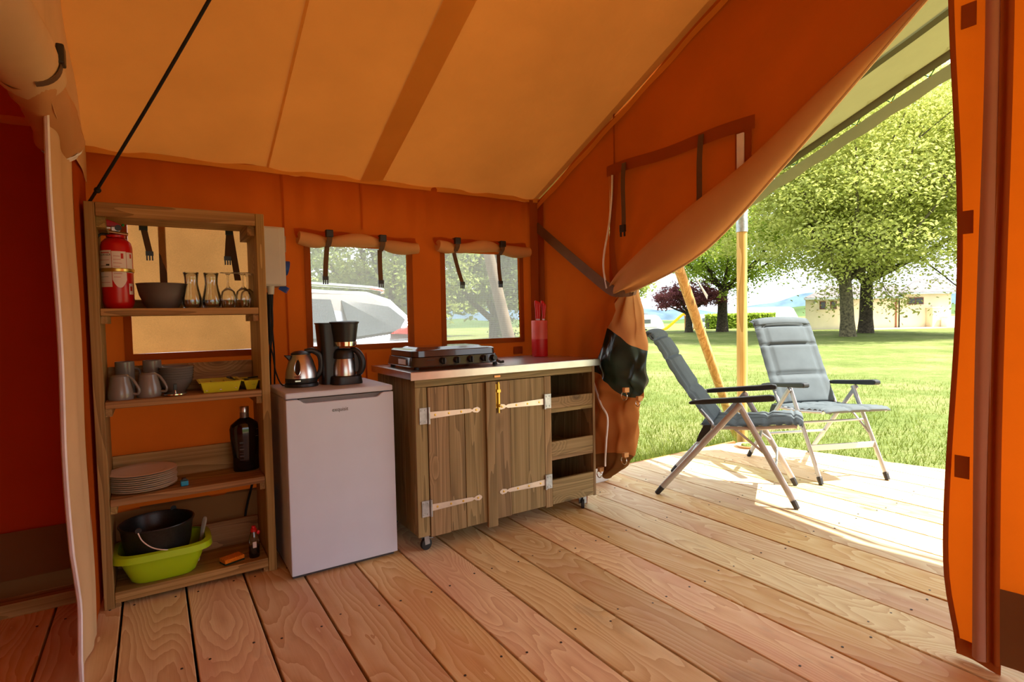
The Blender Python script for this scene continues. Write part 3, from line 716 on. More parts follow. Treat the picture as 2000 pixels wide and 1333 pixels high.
# grass blades along the deck
def blades(n, region, hmin, hmax, seed, name, label):
    g = np.random.default_rng(seed); P = []
    while len(P) < n:
        x, y = region(g)
        P.append((x, y))
    P = np.array(P); n = len(P); h = g.uniform(hmin, hmax, n)*np.where(g.random(n) < .08, 1.6, 1); a = g.uniform(0, 2*PI, n); w = g.uniform(.0025, .005, n)
    l = g.normal(0, .35, (n, 2))*h[:, None]
    z = np.array([gz(p[0], p[1]) for p in P])
    V = np.zeros((n, 3, 3))
    V[:, 0] = np.c_[P[:, 0]+np.cos(a)*w, P[:, 1]+np.sin(a)*w, z]; V[:, 1] = np.c_[P[:, 0]-np.cos(a)*w, P[:, 1]-np.sin(a)*w, z]
    V[:, 2] = np.c_[P[:, 0]+l[:, 0], P[:, 1]+l[:, 1], z+h]
    o = fast_mesh(name, V.reshape(-1, 3), np.arange(3*n).reshape(n, 3), GRASSM); tag(o, label, 'grass', kind='stuff'); return o
def fast_mesh(name, V, F, mat, parent=None, off=None):
    me = bpy.data.meshes.new(name); V = np.asarray(V, dtype=np.float32)
    if parent is not None: V = V-np.array(root_loc(parent), dtype=np.float32)
    F = np.asarray(F, dtype=np.int32); m, k = F.shape
    me.vertices.add(len(V)); me.vertices.foreach_set('co', V.ravel())
    me.loops.add(m*k); me.loops.foreach_set('vertex_index', F.ravel())
    me.polygons.add(m); me.polygons.foreach_set('loop_start', np.arange(0, m*k, k, dtype=np.int32))
    me.update(calc_edges=True); me.materials.append(mat)
    o = bpy.data.objects.new(name, me); COL.objects.link(o)
    if parent is not None: o.parent = parent
    return o
GRASSM = leafmat('grass_blade', srgb(80, 102, 34), srgb(132, 140, 66), .35)
def reg_side(g):
    return g.uniform(2.3, 5.0), 3.26+abs(g.normal(0, .22))
def reg_lawn(g):
    while True:
        x, y = g.uniform(2.2, 13), g.uniform(-1.5, 12)
        if y > 3.24 or x > deck_end(y)+.05:
            if g.random() < math.exp(-max(0, math.hypot(x-3, y-3)-2.5)/3.2): return x, y
blades(5200, reg_side, .12, .30, 5, 'tall_grass', 'taller green grass along the left deck edge')
blades(42000, reg_lawn, .035, .075, 6, 'lawn_blades', 'short mown grass blades around the deck')

# ------------------------------------------------------------------ trees
def tree(name, label, base, trunk_r, fork_h, crown, cr, n_cl, n_leaf, leaf, lm, bm_, seed, lean=(0, 0), group=None, limbs=9, flat=.55, kind=0):
    g = np.random.default_rng(seed); bx, by, bz = base
    t = thing(name, label, 'tree', base, 0, group)
    C0 = np.array(crown, float); Rr = np.array(cr, float)
    fork = np.array([bx+lean[0], by+lean[1], bz+fork_h])
    tb = MB()
    tb.tube([(bx, by, bz-.1), (bx, by, bz+.05), (bx+lean[0]*.2, by+lean[1]*.2, bz+fork_h*.3), (bx+lean[0]*.6, by+lean[1]*.6, bz+fork_h*.7), tuple(fork)], [trunk_r*1.7, trunk_r*1.3, trunk_r*1.02, trunk_r*.95, trunk_r*.9], 14)
    obj('trunk', tb, bm_, t, smooth=True)
    br = MB(); tips = []
    for i in range(limbs):
        a = 2*PI*(i+g.uniform(-.3, .3))/limbs; el = g.uniform(.05, 1.0)
        tgt = C0+Rr*np.array([math.cos(a)*math.cos(el), math.sin(a)*math.cos(el), math.sin(el)*.95-.12])*g.uniform(.75, .98)
        mid = fork*.45+tgt*.55+np.array([0, 0, -.12*Rr[2]*math.cos(el)])+g.normal(0, .04, 3)*Rr
        pts = catmull([tuple(fork-np.array([0, 0, fork_h*.15*g.random()])), tuple(mid), tuple(tgt)], 5)
        r0 = trunk_r*g.uniform(.35, .55); br.tube(pts, [r0*(1-.88*k/(len(pts)-1)) for k in range(len(pts))], 7)
        for q in range(4):
            s = pts[int(g.integers(3, len(pts)-1))]; s = np.array(s)
            e = s+g.normal(0, .26, 3)*Rr+np.array([0, 0, .12*Rr[2]])
            m_ = (s+e)/2+g.normal(0, .05, 3)*Rr
            br.tube(catmull([tuple(s), tuple(m_), tuple(e)], 3), [r0*.32*(1-.8*k/6) for k in range(7)], 5); tips += [e, m_]
        tips += [tgt, np.array(pts[-3])]
    obj('branches', br, bm_, t, smooth=True)
    # leaf clumps: flattened tufts filling the crown, denser towards its skin
    d = g.normal(0, 1, (n_cl, 3)); d /= np.linalg.norm(d, axis=1)[:, None]
    rad = g.random(n_cl)**.42; cen = C0+d*rad[:, None]*Rr
    cen[:, 2] += (np.sin(cen[:, 0]*1.3)+np.sin(cen[:, 1]*1.7))*.05*Rr[2]
    low = C0[2]-Rr[2]*.62; cen = cen[cen[:, 2] > low]
    if len(tips): cen = np.vstack([cen, np.array(tips)])
    k = len(cen); per = max(1, n_leaf//k)
    sz = .105*np.mean(Rr)
    P = (cen[:, None, :]+g.normal(0, 1, (k, per, 3))*np.array([sz, sz, sz*flat])).reshape(-1, 3); n = len(P)
    nrm = g.normal(0, 1, (n, 3)); nrm[:, 2] = np.abs(nrm[:, 2])+.5; nrm /= np.linalg.norm(nrm, axis=1)[:, None]
    ax = np.cross(nrm, g.normal(0, 1, (n, 3))); ax /= np.linalg.norm(ax, axis=1)[:, None]; ay = np.cross(nrm, ax)
    L = leaf*g.uniform(.6, 1.3, n)[:, None]
    V = np.stack([P-ax*L, P-ay*L*.55+nrm*L*.1, P+ax*L, P+ay*L*.55+nrm*L*.1], 1).reshape(-1, 3)
    o = fast_mesh('crown', V, np.arange(4*n).reshape(n, 4), lm, t); o['kind'] = 'stuff'
    return t
LF1 = leafmat('maple_leaf', srgb(106, 130, 38), srgb(222, 220, 146), .55)  # wide colour range paints sunny highlights into the leaves
LF2 = leafmat('green_leaf', srgb(110, 142, 48), srgb(180, 194, 92), .5)
LF3 = leafmat('purple_leaf', srgb(104, 58, 72), srgb(158, 98, 108), .4)
LF4 = leafmat('far_leaf', srgb(112, 130, 74), srgb(180, 190, 120), .4)
LF5 = leafmat('dark_far_leaf', srgb(84, 102, 60), srgb(136, 150, 94), .4)
G1 = 'trees on the lawn'
tree('maple_tree', 'nearest big bright green tree with mossy trunk in front of the house', (31.7, 15.8, -.32), .33, 3.1, (30.6, 15.6, 7.4), (6.6, 6.6, 6.2), 330, 72000, .105, LF1, BARK, 11, (-.1, .1), G1, 12)
tree('maple_tree', 'big green tree with darker trunk just right of the mossy trunk', (36.6, 17.2, -.32), .36, 3.3, (37.6, 15.6, 8.2), (7.2, 7.2, 6.6), 300, 60000, .115, LF1, BARKD, 12, (.1, 0), G1, 12)
tree('lawn_tree', 'smaller spreading green tree between the two wooden poles', (36.3, 27.2, -.32), .36, 3.4, (36.3, 26.6, 6.4), (5.4, 5.4, 4.4), 200, 34000, .11, LF2, BARKD, 13, (.1, 0), G1, 10)
tree('purple_tree', 'small tree with dark purple leaves behind the slanting pole', (34.6, 28.9, -.32), .26, 1.5, (34.8, 28.9, 2.45), (2.7, 2.7, 1.0), 110, 14000, .09, LF3, BARKD, 14, (0, 0), G1, 8)
tree('lawn_tree', 'pale green tree rising behind the purple tree at the doorway edge', (52, 55, -1.5), .4, 3.2, (51.5, 55.5, 7.2), (5.5, 5.5, 6.2), 120, 12000, .26, LF4, BARKD, 15, (0, 0), G1, 8)
tree('lawn_tree', 'tall leafy tree at the far right, mostly behind the hanging orange curtain', (37.5, 11.6, -.3), .3, 4.2, (36.6, 12.4, 9.4), (5.8, 5.8, 4.6), 200, 36000, .11, LF1, BARK, 16, (0, 0), G1, 9)
G2 = 'trees outside the net windows'
tree('window_tree', 'tree seen through the left part of the left net window', (7.0, 19.0, -.3), .3, 1.6, (7.0, 19.0, 4.2), (3.6, 3.6, 3.6), 120, 26000, .09, LF4, BARKD, 21, (0, 0), G2, 8)
tree('window_tree', 'dark tree seen through the right part of the left net window', (13.2, 22.0, -.3), .3, 1.4, (13.2, 22.0, 3.9), (2.9, 2.9, 3.7), 130, 24000, .09, LF5, BARKD, 22, (0, 0), G2, 8)
tree('window_tree', 'conical light tree seen through the left part of the right net window', (18.6, 25.0, -.3), .3, 1.2, (18.6, 25.0, 3.4), (3.1, 3.1, 4.0), 130, 26000, .10, LF4, BARKD, 23, (0, 0), G2, 8)
tree('window_tree', 'tree seen behind the leaning pole in the right net window', (23.6, 29.0, -.3), .3, 1.2, (23.4, 29.0, 4.0), (2.7, 2.7, 4.4), 120, 22000, .10, LF5, BARKD, 24, (0, 0), G2, 8)
tree('window_tree', 'far tree filling the gap between the window trees', (15.0, 40.0, -.3), .3, 1.2, (15.0, 40.0, 2.6), (7.0, 4.0, 2.6), 90, 9000, .3, LF4, BARKD, 25, (0, 0), G2, 6)

# hedge between the lawn and the caravans
hb_ = thing('hedge', 'clipped green hedge between the far trunk and the upright pole', 'hedge', (46.5, 33.2, -.6))
g = np.random.default_rng(31); n = 9000
A_ = np.array([44.0, 34.6]); B_ = np.array([49.4, 31.4]); s_ = g.random(n); off = g.uniform(-.6, .6, n); hh = g.uniform(0, 1, n)**.8*1.75
dr = (B_-A_)/np.linalg.norm(B_-A_); nn = np.array([-dr[1], dr[0]])
P = np.c_[A_[0]+(B_-A_)[0]*s_+nn[0]*off, A_[1]+(B_-A_)[1]*s_+nn[1]*off, -.75+hh]
nr = g.normal(0, 1, (n, 3)); nr /= np.linalg.norm(nr, axis=1)[:, None]; ax = np.cross(nr, g.normal(0, 1, (n, 3))); ax /= np.linalg.norm(ax, axis=1)[:, None]; ay = np.cross(nr, ax)
V = np.stack([P-ax*.16, P-ay*.09, P+ax*.16, P+ay*.09], 1).reshape(-1, 3)
o = fast_mesh('foliage', V, np.arange(4*n).reshape(n, 4), LF2, hb_); o['kind'] = 'stuff'
obj('woody_core', MB().prism([(A_[0]-nn[0]*.35, A_[1]-nn[1]*.35), (B_[0]-nn[0]*.35, B_[1]-nn[1]*.35), (B_[0]+nn[0]*.35, B_[1]+nn[1]*.35), (A_[0]+nn[0]*.35, A_[1]+nn[1]*.35)], 'Z', -.9, .6), BARKD, hb_)

# ------------------------------------------------------------------ house behind the trees
HW = plain('cream_render', srgb(232, 216, 192), .9, var=.03, vscale=1.2)
ROOF = plain('grey_slate_roof', srgb(104, 98, 98), .9, var=.12, vscale=3)
WOODF = plain('brown_window_frame', srgb(120, 60, 34), .7)
PANE = plain('dark_window_pane', srgb(48, 46, 40), .2)
P0 = Vector((41.4, 23.7, -.30)); hd = Vector((.894, -.447, 0)); hn = Vector((-.447, -.894, 0))
hb2 = Vector((.91, .41, 0))    # the side walls run back along the lane, away from the tent
def H(s, out, z): return P0+hd*s+(hn*out if out >= 0 else hb2*(-out))+Vector((0, 0, z))
def hbox(m, s0, s1, o0, o1, z0, z1):
    vs = [H(s0,o0,z0), H(s1,o0,z0), H(s1,o1,z0), H(s0,o1,z0), H(s0,o0,z1), H(s1,o0,z1), H(s1,o1,z1), H(s0,o1,z1)]
    return m.add(vs, [(0,1,2,3),(7,6,5,4),(0,4,5,1),(1,5,6,2),(2,6,7,3),(3,7,4,0)])
hs = thing('house', 'low cream house with grey roof and small brown windows behind the trees', 'house', tuple(P0))
obj('wall', hbox(MB(), 0, 7.6, -6, 0, 0, 2.35), HW, hs); obj('wall', hbox(MB(), 7.6, 11.9, -6, .12, 0, 2.62), HW, hs)
def roofm(s0, s1, o, z, h):
    m = MB(); vs = [H(s0-.5,o+.55,z), H(s1+.2,o+.55,z), H(s1+.2,-3,z+h), H(s0+1.6,-3,z+h), H(s1+.2,-6.5,z), H(s0-.5,-6.5,z)]
    vs2 = [v+Vector((0,0,-.14)) for v in vs]
    return m.add(vs+vs2, [(0,1,2,3),(3,2,4,5),(0,3,5),(9,8,7,6),(11,10,8,9),(0,6,7,1),(4,10,11,5),(1,7,8,2),(2,8,10,4),(0,5,11,6)])
r1 = obj('roof', roofm(0, 7.4, 0, 2.42, 1.0), ROOF, hs); r2 = obj('roof', roofm(7.7, 11.9, .1, 2.70, 1.15), ROOF, hs)
obj('gutter', hbox(MB(), -.5, 7.5, .55, .66, 2.28, 2.40), GALV, r1); obj('gutter', hbox(MB(), 7.5, 12.1, .65, .76, 2.56, 2.68), GALV, r2)
for (s0, s1, z0, z1, oo) in ((1.15, 1.62, 1.55, 2.15, 0), (2.0, 2.5, 1.58, 2.15, 0), (8.2, 9.55, 1.78, 2.32, .12)):
    w_ = obj('window', hbox(MB(), s0, s1, oo-.02, oo+.03, z0, z1), WOODF, hs)
    obj('pane', hbox(MB(), s0+.07, (s0+s1)/2-.03 if s1-s0 > 1 else s1-.06, oo+.02, oo+.04, z0+.07, z1-.06), PANE, w_)
    if s1-s0 > 1: obj('pane', hbox(MB(), (s0+s1)/2+.03, s1-.07, oo+.02, oo+.04, z0+.07, z1-.06), PANE, w_)
for (s0, s1, z, oo) in ((.95, 2.6, 1.46, 0), (7.95, 9.85, 1.70, .12)): obj('window_sill', hbox(MB(), s0, s1, oo, oo+.12, z, z+.08), HW, hs)
obj('drain_pipe', MB().tube([tuple(H(7.35, .06, z)) for z in (0, 1.0, 2.3)], .05, 8), plain('rust_pipe', srgb(150, 90, 62), .7), hs)
for (s0, z0) in ((.75, 2.05), (3.0, 2.12)):
    c = H(s0, .03, z0); obj('wall_lamp', MB().ball(tuple(c), .11, n=10, m=6), WPLAST, hs)
t = thing('cabinet_box', 'tall cream utility box against the far house wall', 'utility box', tuple(H(10.0, .4, 0)))
obj('body', hbox(MB(), 9.75, 10.6, .13, .75, 0, 1.5), HW, t, bev=.04); obj('lid', hbox(MB(), 9.70, 10.65, .13, .80, 1.5, 1.56), WPLAST, t)
t = thing('tank', 'low white tank in front of the utility box by the house', 'tank', tuple(H(11, .8, 0)))
obj('body', hbox(MB(), 10.35, 11.15, .85, 1.45, 0, .78), WPLAST, t, bev=.05); obj('lid', hbox(MB(), 10.30, 11.2, .8, 1.5, .78, .84), WPLAST, t)
tag(struct(obj('gravel_path', hbox(MB(), 3, 16, -.1, 2.6, -.05, .05), plain('pale_gravel', srgb(226, 206, 176), .95, var=.06, vscale=6))), None, None)

# ------------------------------------------------------------------ caravans, slide
CW = plain('caravan_white', srgb(240, 242, 245), .35, var=.01); CWIN = plain('caravan_window', srgb(92, 98, 104), .2); CSTR = plain('grey_stripe', srgb(120, 126, 132), .4)
def caravan(label, base, ang, L, Hh, name='caravan', roofbox=True):
    t = thing(name, label, 'caravan', (0,0,0), 0, 'parked caravans')
    prof = [(-L/2, .45), (L/2-.2, .45), (L/2, .7), (L/2-.25, 1.5), (L/2-.8, Hh-.25), (L/2-1.3, Hh), (-L/2+.35, Hh), (-L/2, Hh-.4)]
    obj('body', MB().prism(prof, 'Y', -1.05, 1.05), CW, t, bev=.08)
    for (a, b) in ((-L*.36, -L*.22), (-L*.08, L*.12)):
        w = obj('window', MB().box(a, b, -1.08, -1.04, 1.35, 1.95), CSTR, t, bev=.03); obj('pane', MB().box(a+.07, b-.07, -1.095, -1.07, 1.42, 1.88), CWIN, w)
    obj('stripe', MB().tube([(-L*.40, -1.07, 1.15), (-L*.3, -1.07, .95), (L*.05, -1.07, .82), (L*.3, -1.07, .85)], .035, 6), CSTR, t)
    for s in (-1, 1): obj('wheel', MB().lathe([(0, -.1), (.31, -.1), (.33, 0), (.31, .1), (0, .1)], (-.2, s*.95, .33), 18, ax='Y'), RUBBER, t)
    obj('tow_bar', MB().bar((L/2-.1, 0, .5), (L/2+1.1, 0, .45), .12, .1), GALV, t)
    if roofbox: obj('roof_light', MB().prism([(-.5, Hh), (.5, Hh), (.35, Hh+.28), (-.35, Hh+.28)], 'Y', -.4, .4), CSTR, t)
    return place(t, base, ang)
caravan('white caravan with grey swoosh left of the yellow slide', (59.5, 57.6, -1.55), -.55, 5.2, 2.55)
caravan('white caravan partly hidden by the slanting wooden pole', (66.5, 53.4, -1.5), -.5, 3.2, 2.4, roofbox=False)
caravan('long white caravan behind the hedge and the upright pole', (64.5, 42.3, -1.05), -.55, 8.2, 2.75, roofbox=False)
SLY = plain('yellow_slide', srgb(245, 180, 25), .4); TW = plain('playground_timber', srgb(176, 128, 76), .8)
sl_ = Vector((51.8, 44.0, -1.0)); ld = Vector((.84, -.54, 0))
t = thing('playground_slide', 'yellow playground slide with wooden tower near the caravan', 'slide', tuple(sl_))
def SP(a, b, z): return sl_+ld*a+Vector((.54, .84, 0))*b+Vector((0, 0, z))
chute = catmull([SP(-2.6, 0, .12), SP(-2.0, 0, .35), SP(-.9, 0, 1.25), SP(-.1, 0, 1.9), SP(.35, 0, 1.95)], 6); m = MB(); n_ = len(chute)
for p in chute:
    for b, h in ((-.28, .24), (-.25, 0), (.25, 0), (.28, .24)): m.v.append(tuple(p+Vector((.54, .84, 0))*b+Vector((0, 0, h))))
m.f = [(4*i+j, 4*i+j+1, 4*i+j+5, 4*i+j+4) for i in range(n_-1) for j in range(3)]
obj('chute', m, SLY, t, solid=.04)
for a in (.3, 1.3):
    for b in (-.5, .5): obj('post', MB().bar(SP(a, b, 0), SP(a, b, 2.85), .1, .1), TW, t)
obj('platform', MB().bar(SP(.2, 0, 1.8), SP(1.4, 0, 1.8), 1.1, .08), TW, t)
for z in (2.3, 2.7): obj('rail', MB().bar(SP(.3, -.5, z), SP(1.3, -.5, z), .06, .08), TW, t)
obj('side_panel', MB().bar(SP(.36, -.42, 2.2), SP(.95, -.42, 2.2), .05, .7), SLY, t)
for z in (.4, .8, 1.2, 1.6): obj('rung', MB().bar(SP(1.35, -.45, z), SP(1.35, .45, z), .06, .06), TW, t)
tag(struct(obj('sand_pit', MB().lathe([(0, .03), (5, .03), (5.5, -.05)], (54, 43.5, -1.03), 32), plain('pale_sand', srgb(226, 200, 170), .95))), None, None)
for (x, y, col_, lb) in ((53.4, 42.6, 'bicycle', 'bicycle leaning beside the wooden slide tower'), (55.3, 41.5, 'bicycle', 'bicycle parked between slide tower and dark trunk')):
    t = thing('bicycle', lb, 'bicycle', (x, y, -1.0), 0, 'parked bicycles')
    for s in (-.5, .5):
        c = Vector((x, y, -.66))+ld*s
        obj('wheel', MB().tube([c+ld*.33*math.cos(2*PI*k/20)+Vector((0, 0, .33*math.sin(2*PI*k/20))) for k in range(21)], .03, 6, False), RUBBER, t)
    c = Vector((x, y, -.66)); fr = MB()
    for p, q in (((-.5, 0), (-.15, .45)), ((-.15, .45), (.4, .5)), ((.4, .5), (.5, 0)), ((-.15, .45), (0, -.05)), ((0, -.05), (.4, .5)), ((-.5, 0), (0, -.05))):
        fr.tube([c+ld*p[0]+Vector((0, 0, p[1])), c+ld*q[0]+Vector((0, 0, q[1]))], .03, 6)
    obj('frame', fr, plain('bike_blue', srgb(70, 90, 120), .5), t)
    obj('handlebar', MB().bar(c+ld*.4+Vector((-.15, -.2, .62)), c+ld*.4+Vector((.15, .2, .62)), .04, .04), BLACK, t)
t = thing('utility_pole', 'thin pale street pole above the hedge left of the upright wooden pole', 'pole', (52.5, 37.6, -.9))
obj('shaft', MB().tube([(52.5, 37.6, -.9), (52.5, 37.6, 2.6)], .09, 8), WPLAST, t); obj('cap', MB().lathe([(0, 2.7), (.14, 2.66), (.14, 2.6), (0, 2.6)], (52.5, 37.6, 0), 10), GALV, t)

# ------------------------------------------------------------------ car outside the left net window
t = thing('car', 'silver estate car parked outside the left net window', 'car', (.4, 6.1, -.28))
CP = plain('silver_car_paint', srgb(205, 208, 212), .22, .6, var=.01, coat=.6)
YC0, YC1 = 5.35, 6.95
body = [(2.62, .0), (2.62, .45), (2.55, .80), (2.42, .97), (-1.55, .97), (-1.75, .85), (-1.8, .45), (-1.7, 0)]
obj('body', MB().prism(body, 'Y', YC0, YC1), CP, t, bev=.06)
cab = [(2.40, .95), (2.30, 1.18), (2.10, 1.37), (1.85, 1.45), (.6, 1.49), (-.1, 1.46), (-.8, .88)]
def cabin(m, ins, z0=None):
    lo_ = [(x, YC0+.02+ins+(.20 if z > 1 else 0), z) for x, z in cab]; hi_ = [(x, YC1-.02-ins-(.20 if z > 1 else 0), z) for x, z in cab]; n = len(cab)
    return m.add(lo_+hi_, [tuple(range(n)), tuple(range(2*n-1, n-1, -1))]+[(i, n+i, n+(i+1) % n, (i+1) % n) for i in range(n)])
obj('cabin', cabin(MB(), 0), CP, t, bev=.03)
def pane(pts):  # quad on the sloping near side of the cabin
    m = MB(); vs = []
    for x, z in pts:
        y = YC0+.02+.20*min(1, max(0, (z-.97)/.26))-.012
        vs.append((x, y, z))
    m.add(vs, [tuple(range(len(pts)))]); m.add([(v[0], v[1]+.01, v[2]) for v in vs], [tuple(range(len(pts)-1, -1, -1))]); return m
for p in ([(1.62, 1.0), (2.12, 1.05), (2.22, 1.16), (2.06, 1.30), (1.58, 1.365)], [(.72, 1.0), (1.52, 1.0), (1.48, 1.37), (.74, 1.40)], [(-.45, 1.0), (.64, 1.0), (.66, 1.40), (.1, 1.38)]):
    obj('side_window', pane(p), CARGL, t)
obj('tail_light', MB().prism([(2.02, 1.02), (2.36, .99), (2.36, 1.085), (2.24, 1.10), (2.10, 1.06)], 'Y', YC0-.012, YC0+.3), plain('tail_light_red', srgb(210, 40, 25), .25), t, bev=.01)
for s in (YC0+.26, YC1-.26): obj('roof_rail', MB().tube(catmull([(2.02, s, 1.43), (1.9, s, 1.49), (.7, s, 1.54), (.1, s, 1.49)], 5), .02, 8), CHROME, t, smooth=True)
for x in (-1.0, 1.75):
    for s in (YC0+.06, YC1-.06): 
        w_ = obj('wheel', MB().lathe([(0, -.1), (.30, -.1), (.33, 0), (.30, .1), (0, .1)], (x, s, .05), 20, ax='Y'), RUBBER, t); obj('hub_cap', MB().lathe([(0, -.115), (.2, -.115), (.2, -.09)], (x, s, .05), 16, ax='Y'), ALU, w_)

# ------------------------------------------------------------------ open wooden shelf
SX0, SX1, SY0, SY1 = -.207, .455, 2.80, 3.09
t = thing('wooden_shelf', 'tall open shelf of rough brown planks holding the tableware', 'shelf', (SX0, SY0, 0))
for a, b in ((SX0, SX0+.036), (SX1-.036, SX1)): obj('side_board', MB().box(a, b, SY0, SY1, 0, 1.662), SH_Z, t, bev=.003)
ia, ib = SX0+.037, SX1-.037
obj('top_board', MB().box(ia, ib, SY0+.022, SY1, 1.618, 1.66), SH_X, t, bev=.003)
obj('top_rail', MB().box(ia, ib, SY0, SY0+.021, 1.606, 1.662), SH_X, t, bev=.003)
LEV = {1: 1.235, 2: .855, 3: .452, 4: .066}
for q, z in LEV.items():
    for a, b in ((SY0, SY0+.138), (SY0+.141, SY1-.022)): obj('shelf_plank', MB().box(ia, ib, a, b, z-.030 if q < 4 else z-.045, z), SH_X, t, bev=.003)
    if q > 1: obj('back_rail', MB().box(ia, ib, SY1-.020, SY1, z-.03, z+.125), SH_X, t, bev=.003)
    else: obj('back_rail', MB().box(ia, ib, SY1-.020, SY1, z-.03, z+.045), SH_X, t, bev=.003)
    if q < 4:
        for a, b in ((ia, ia+.022), (ib-.022, ib)): obj('batten', MB().box(a, b, SY0+.012, SY1-.03, z-.062, z-.031), SH_Y, t)
for a, b in ((ia, ia+.03), (ib-.03, ib)): obj('corner_batten', MB().box(a, b, SY0+.03, SY1, 1.565, 1.617), SH_Y, t)
obj('foot_block', MB().box(ia, ia+.02, SY0+.01, SY0+.05, 0, .020), SH_Y, t); obj('foot_block', MB().box(ib-.02, ib, SY0+.01, SY0+.05, 0, .020), SH_Y, t)

# bungee rope from shelf top to the roof
t = thing('elastic_rope', 'thin black elastic rope running from shelf top up to the ceiling', 'rope', (-.178, 2.86, 1.664))
pa, pb = Vector((-.172, 2.85, 1.70)), Vector((.294, 2.057, 2.398))
obj('cord', MB().tube([pa.lerp(pb, s)+Vector((0, 0, -.012*math.sin(s*PI))) for s in np.linspace(0, 1, 14)], .0062, 8), ROPE, t, smooth=True)
obj('hook', MB().tube(catmull([(-.155, 2.83, 1.725), (-.172, 2.85, 1.70), (-.19, 2.868, 1.672), (-.198, 2.89, 1.664), (-.20, 2.91, 1.667)], 5), .006, 8), BLACK, t, smooth=True)
obj('knot', MB().ball((-.16, 2.838, 1.715), .013, n=10, m=6), ROPE, t)

# ------------------------------------------------------------------ fire extinguisher
Z1 = LEV[1]
ex = thing('fire_extinguisher', 'red fire extinguisher with paper labels on the top shelf', 'extinguisher', (-.111, 2.93, Z1))
cx, cy = -.111, 2.93; RX = .057
obj('cylinder', MB().lathe([(0, Z1), (.043, Z1), (.053, Z1+.012), (RX, Z1+.03), (RX, Z1+.262), (.052, Z1+.282), (.038, Z1+.297), (.02, Z1+.303), (.02, Z1+.32), (0, Z1+.32)], (cx, cy, 0), 36), RED, ex, smooth=True)
obj('collar', MB().lathe([(.022, Z1+.300), (.034, Z1+.302), (.034, Z1+.312), (.022, Z1+.314)], (cx, cy, 0), 24), RED, ex, smooth=True)
def patch(a0, a1, z0, z1, r=RX+.0012, rnd_bottom=False):
    m = MB(); n = 14
    def f(u, v):
        a = a0+(a1-a0)*u; zz = z0
        if rnd_bottom: zz = z0+(z1-z0)*.22*(2*u-1)**2
        return (cx+r*math.sin(a), cy-r*math.cos(a), Z1+(zz+(z1-zz)*v-Z1)*1.22)
    return m.grid(f, n, 3)
lb1 = obj('label', patch(-1.32, -.30, Z1+.075, Z1+.20), PAPER, ex, smooth=True); lb1['label'] = 'white printed label'
lb2 = obj('label', patch(-.27, .62, Z1+.072, Z1+.197, rnd_bottom=True), PAPER, ex, smooth=True); lb2['label'] = 'white label with rounded end'
lb3 = obj('label', patch(.65, 1.2, Z1+.125, Z1+.195), PAPER, ex, smooth=True); lb3['label'] = 'narrow white label'
lb4 = obj('sticker', patch(.75, 1.15, Z1+.05, Z1+.088, RX+.0018), PAPER, ex, smooth=True); lb4['label'] = 'small white square sticker'
def curved_text(body, size, a0, z, m, parent, r=RX+.0022):
    v, f = text_geo(body, size); vs = [(cx+r*math.sin(a0+x/r), cy-r*math.cos(a0+x/r), Z1+(z-Z1)*1.22+y) for x, y, _ in v]
    link_mesh('lettering', vs, f, m, parent)
curved_text('FOURNIER', .0125, -.80, Z1+.184, INK, lb1); obj('print_line', patch(-1.1, -.42, Z1+.1905, Z1+.1935, RX+.002), REDINK, lb1)
for k in range(5): obj('print_line', patch(-1.2, -.42-.1*(k % 2), Z1+.166-.019*k, Z1+.1672-.019*k, RX+.002), INK if k % 2 else REDINK, lb1)
for k in range(7): obj('print_line', patch(-.18, .22+.05*(k % 3), Z1+.18-.012*k, Z1+.1812-.012*k, RX+.002), REDINK, lb2)
obj('print_mark', patch(.28, .44, Z1+.172, Z1+.190, RX+.002), REDINK, lb2); obj('print_mark', patch(.9, 1.05, Z1+.175, Z1+.190, RX+.002), REDINK, lb3)
obj('print_mark', patch(-.66, -.42, Z1+.147, Z1+.153, RX+.002), INK, lb1); obj('print_mark', patch(-1.15, -.85, Z1+.126, Z1+.131, RX+.002), INK, lb1)
obj('print_mark', patch(.82, 1.0, Z1+.062, Z1+.078, RX+.0026), REDINK, lb4)
obj('steel_band', MB().lathe([(RX+.003, Z1+.155), (RX+.0045, Z1+.157), (RX+.0045, Z1+.168), (RX+.003, Z1+.170)], (cx, cy, 0), 36), BRASS, ex, smooth=True)
obj('valve_body', MB().box(cx-.016, cx+.016, cy-.016, cy+.016, Z1+0.316, Z1+0.350), STEEL, ex, bev=.004)
obj('outlet_pipe', MB().cyl((cx-.02, cy-.02, Z1+0.324), (cx+.045, cy-.025, Z1+0.316), .0075, .0065), CHROME, ex, smooth=True)
obj('gauge', MB().cyl((cx+.01, cy-.018, Z1+0.342), (cx+.012, cy-.03, Z1+0.342), .012), BLACK, ex); obj('safety_tag', MB().ball((cx+.028, cy-.026, Z1+0.354), .006), plain('green_tag', srgb(20, 130, 60), .5), ex)
obj('lever', MB().prism([(cx-.035, Z1+0.350), (cx+.018, Z1+0.347), (cx+.02, Z1+0.357), (cx-.005, Z1+0.370), (cx-.05, Z1+0.384), (cx-.055, Z1+0.378)], 'Y', cy-.012, cy+.012), RED, ex, bev=.002)
obj('carry_handle', MB().prism([(cx-.06, Z1+0.337), (cx+.015, Z1+0.340), (cx+.015, Z1+0.346), (cx-.06, Z1+0.344)], 'Y', cy-.01, cy+.01), STEEL, ex)
obj('hose', MB().tube(catmull([(cx-.016, cy, Z1+0.313), (cx-.05, cy-.005, Z1+0.314), (cx-.067, cy-.002, Z1+.285), (cx-.068, cy, Z1+.2)], 5), .005, 8), BLACK, ex, smooth=True)

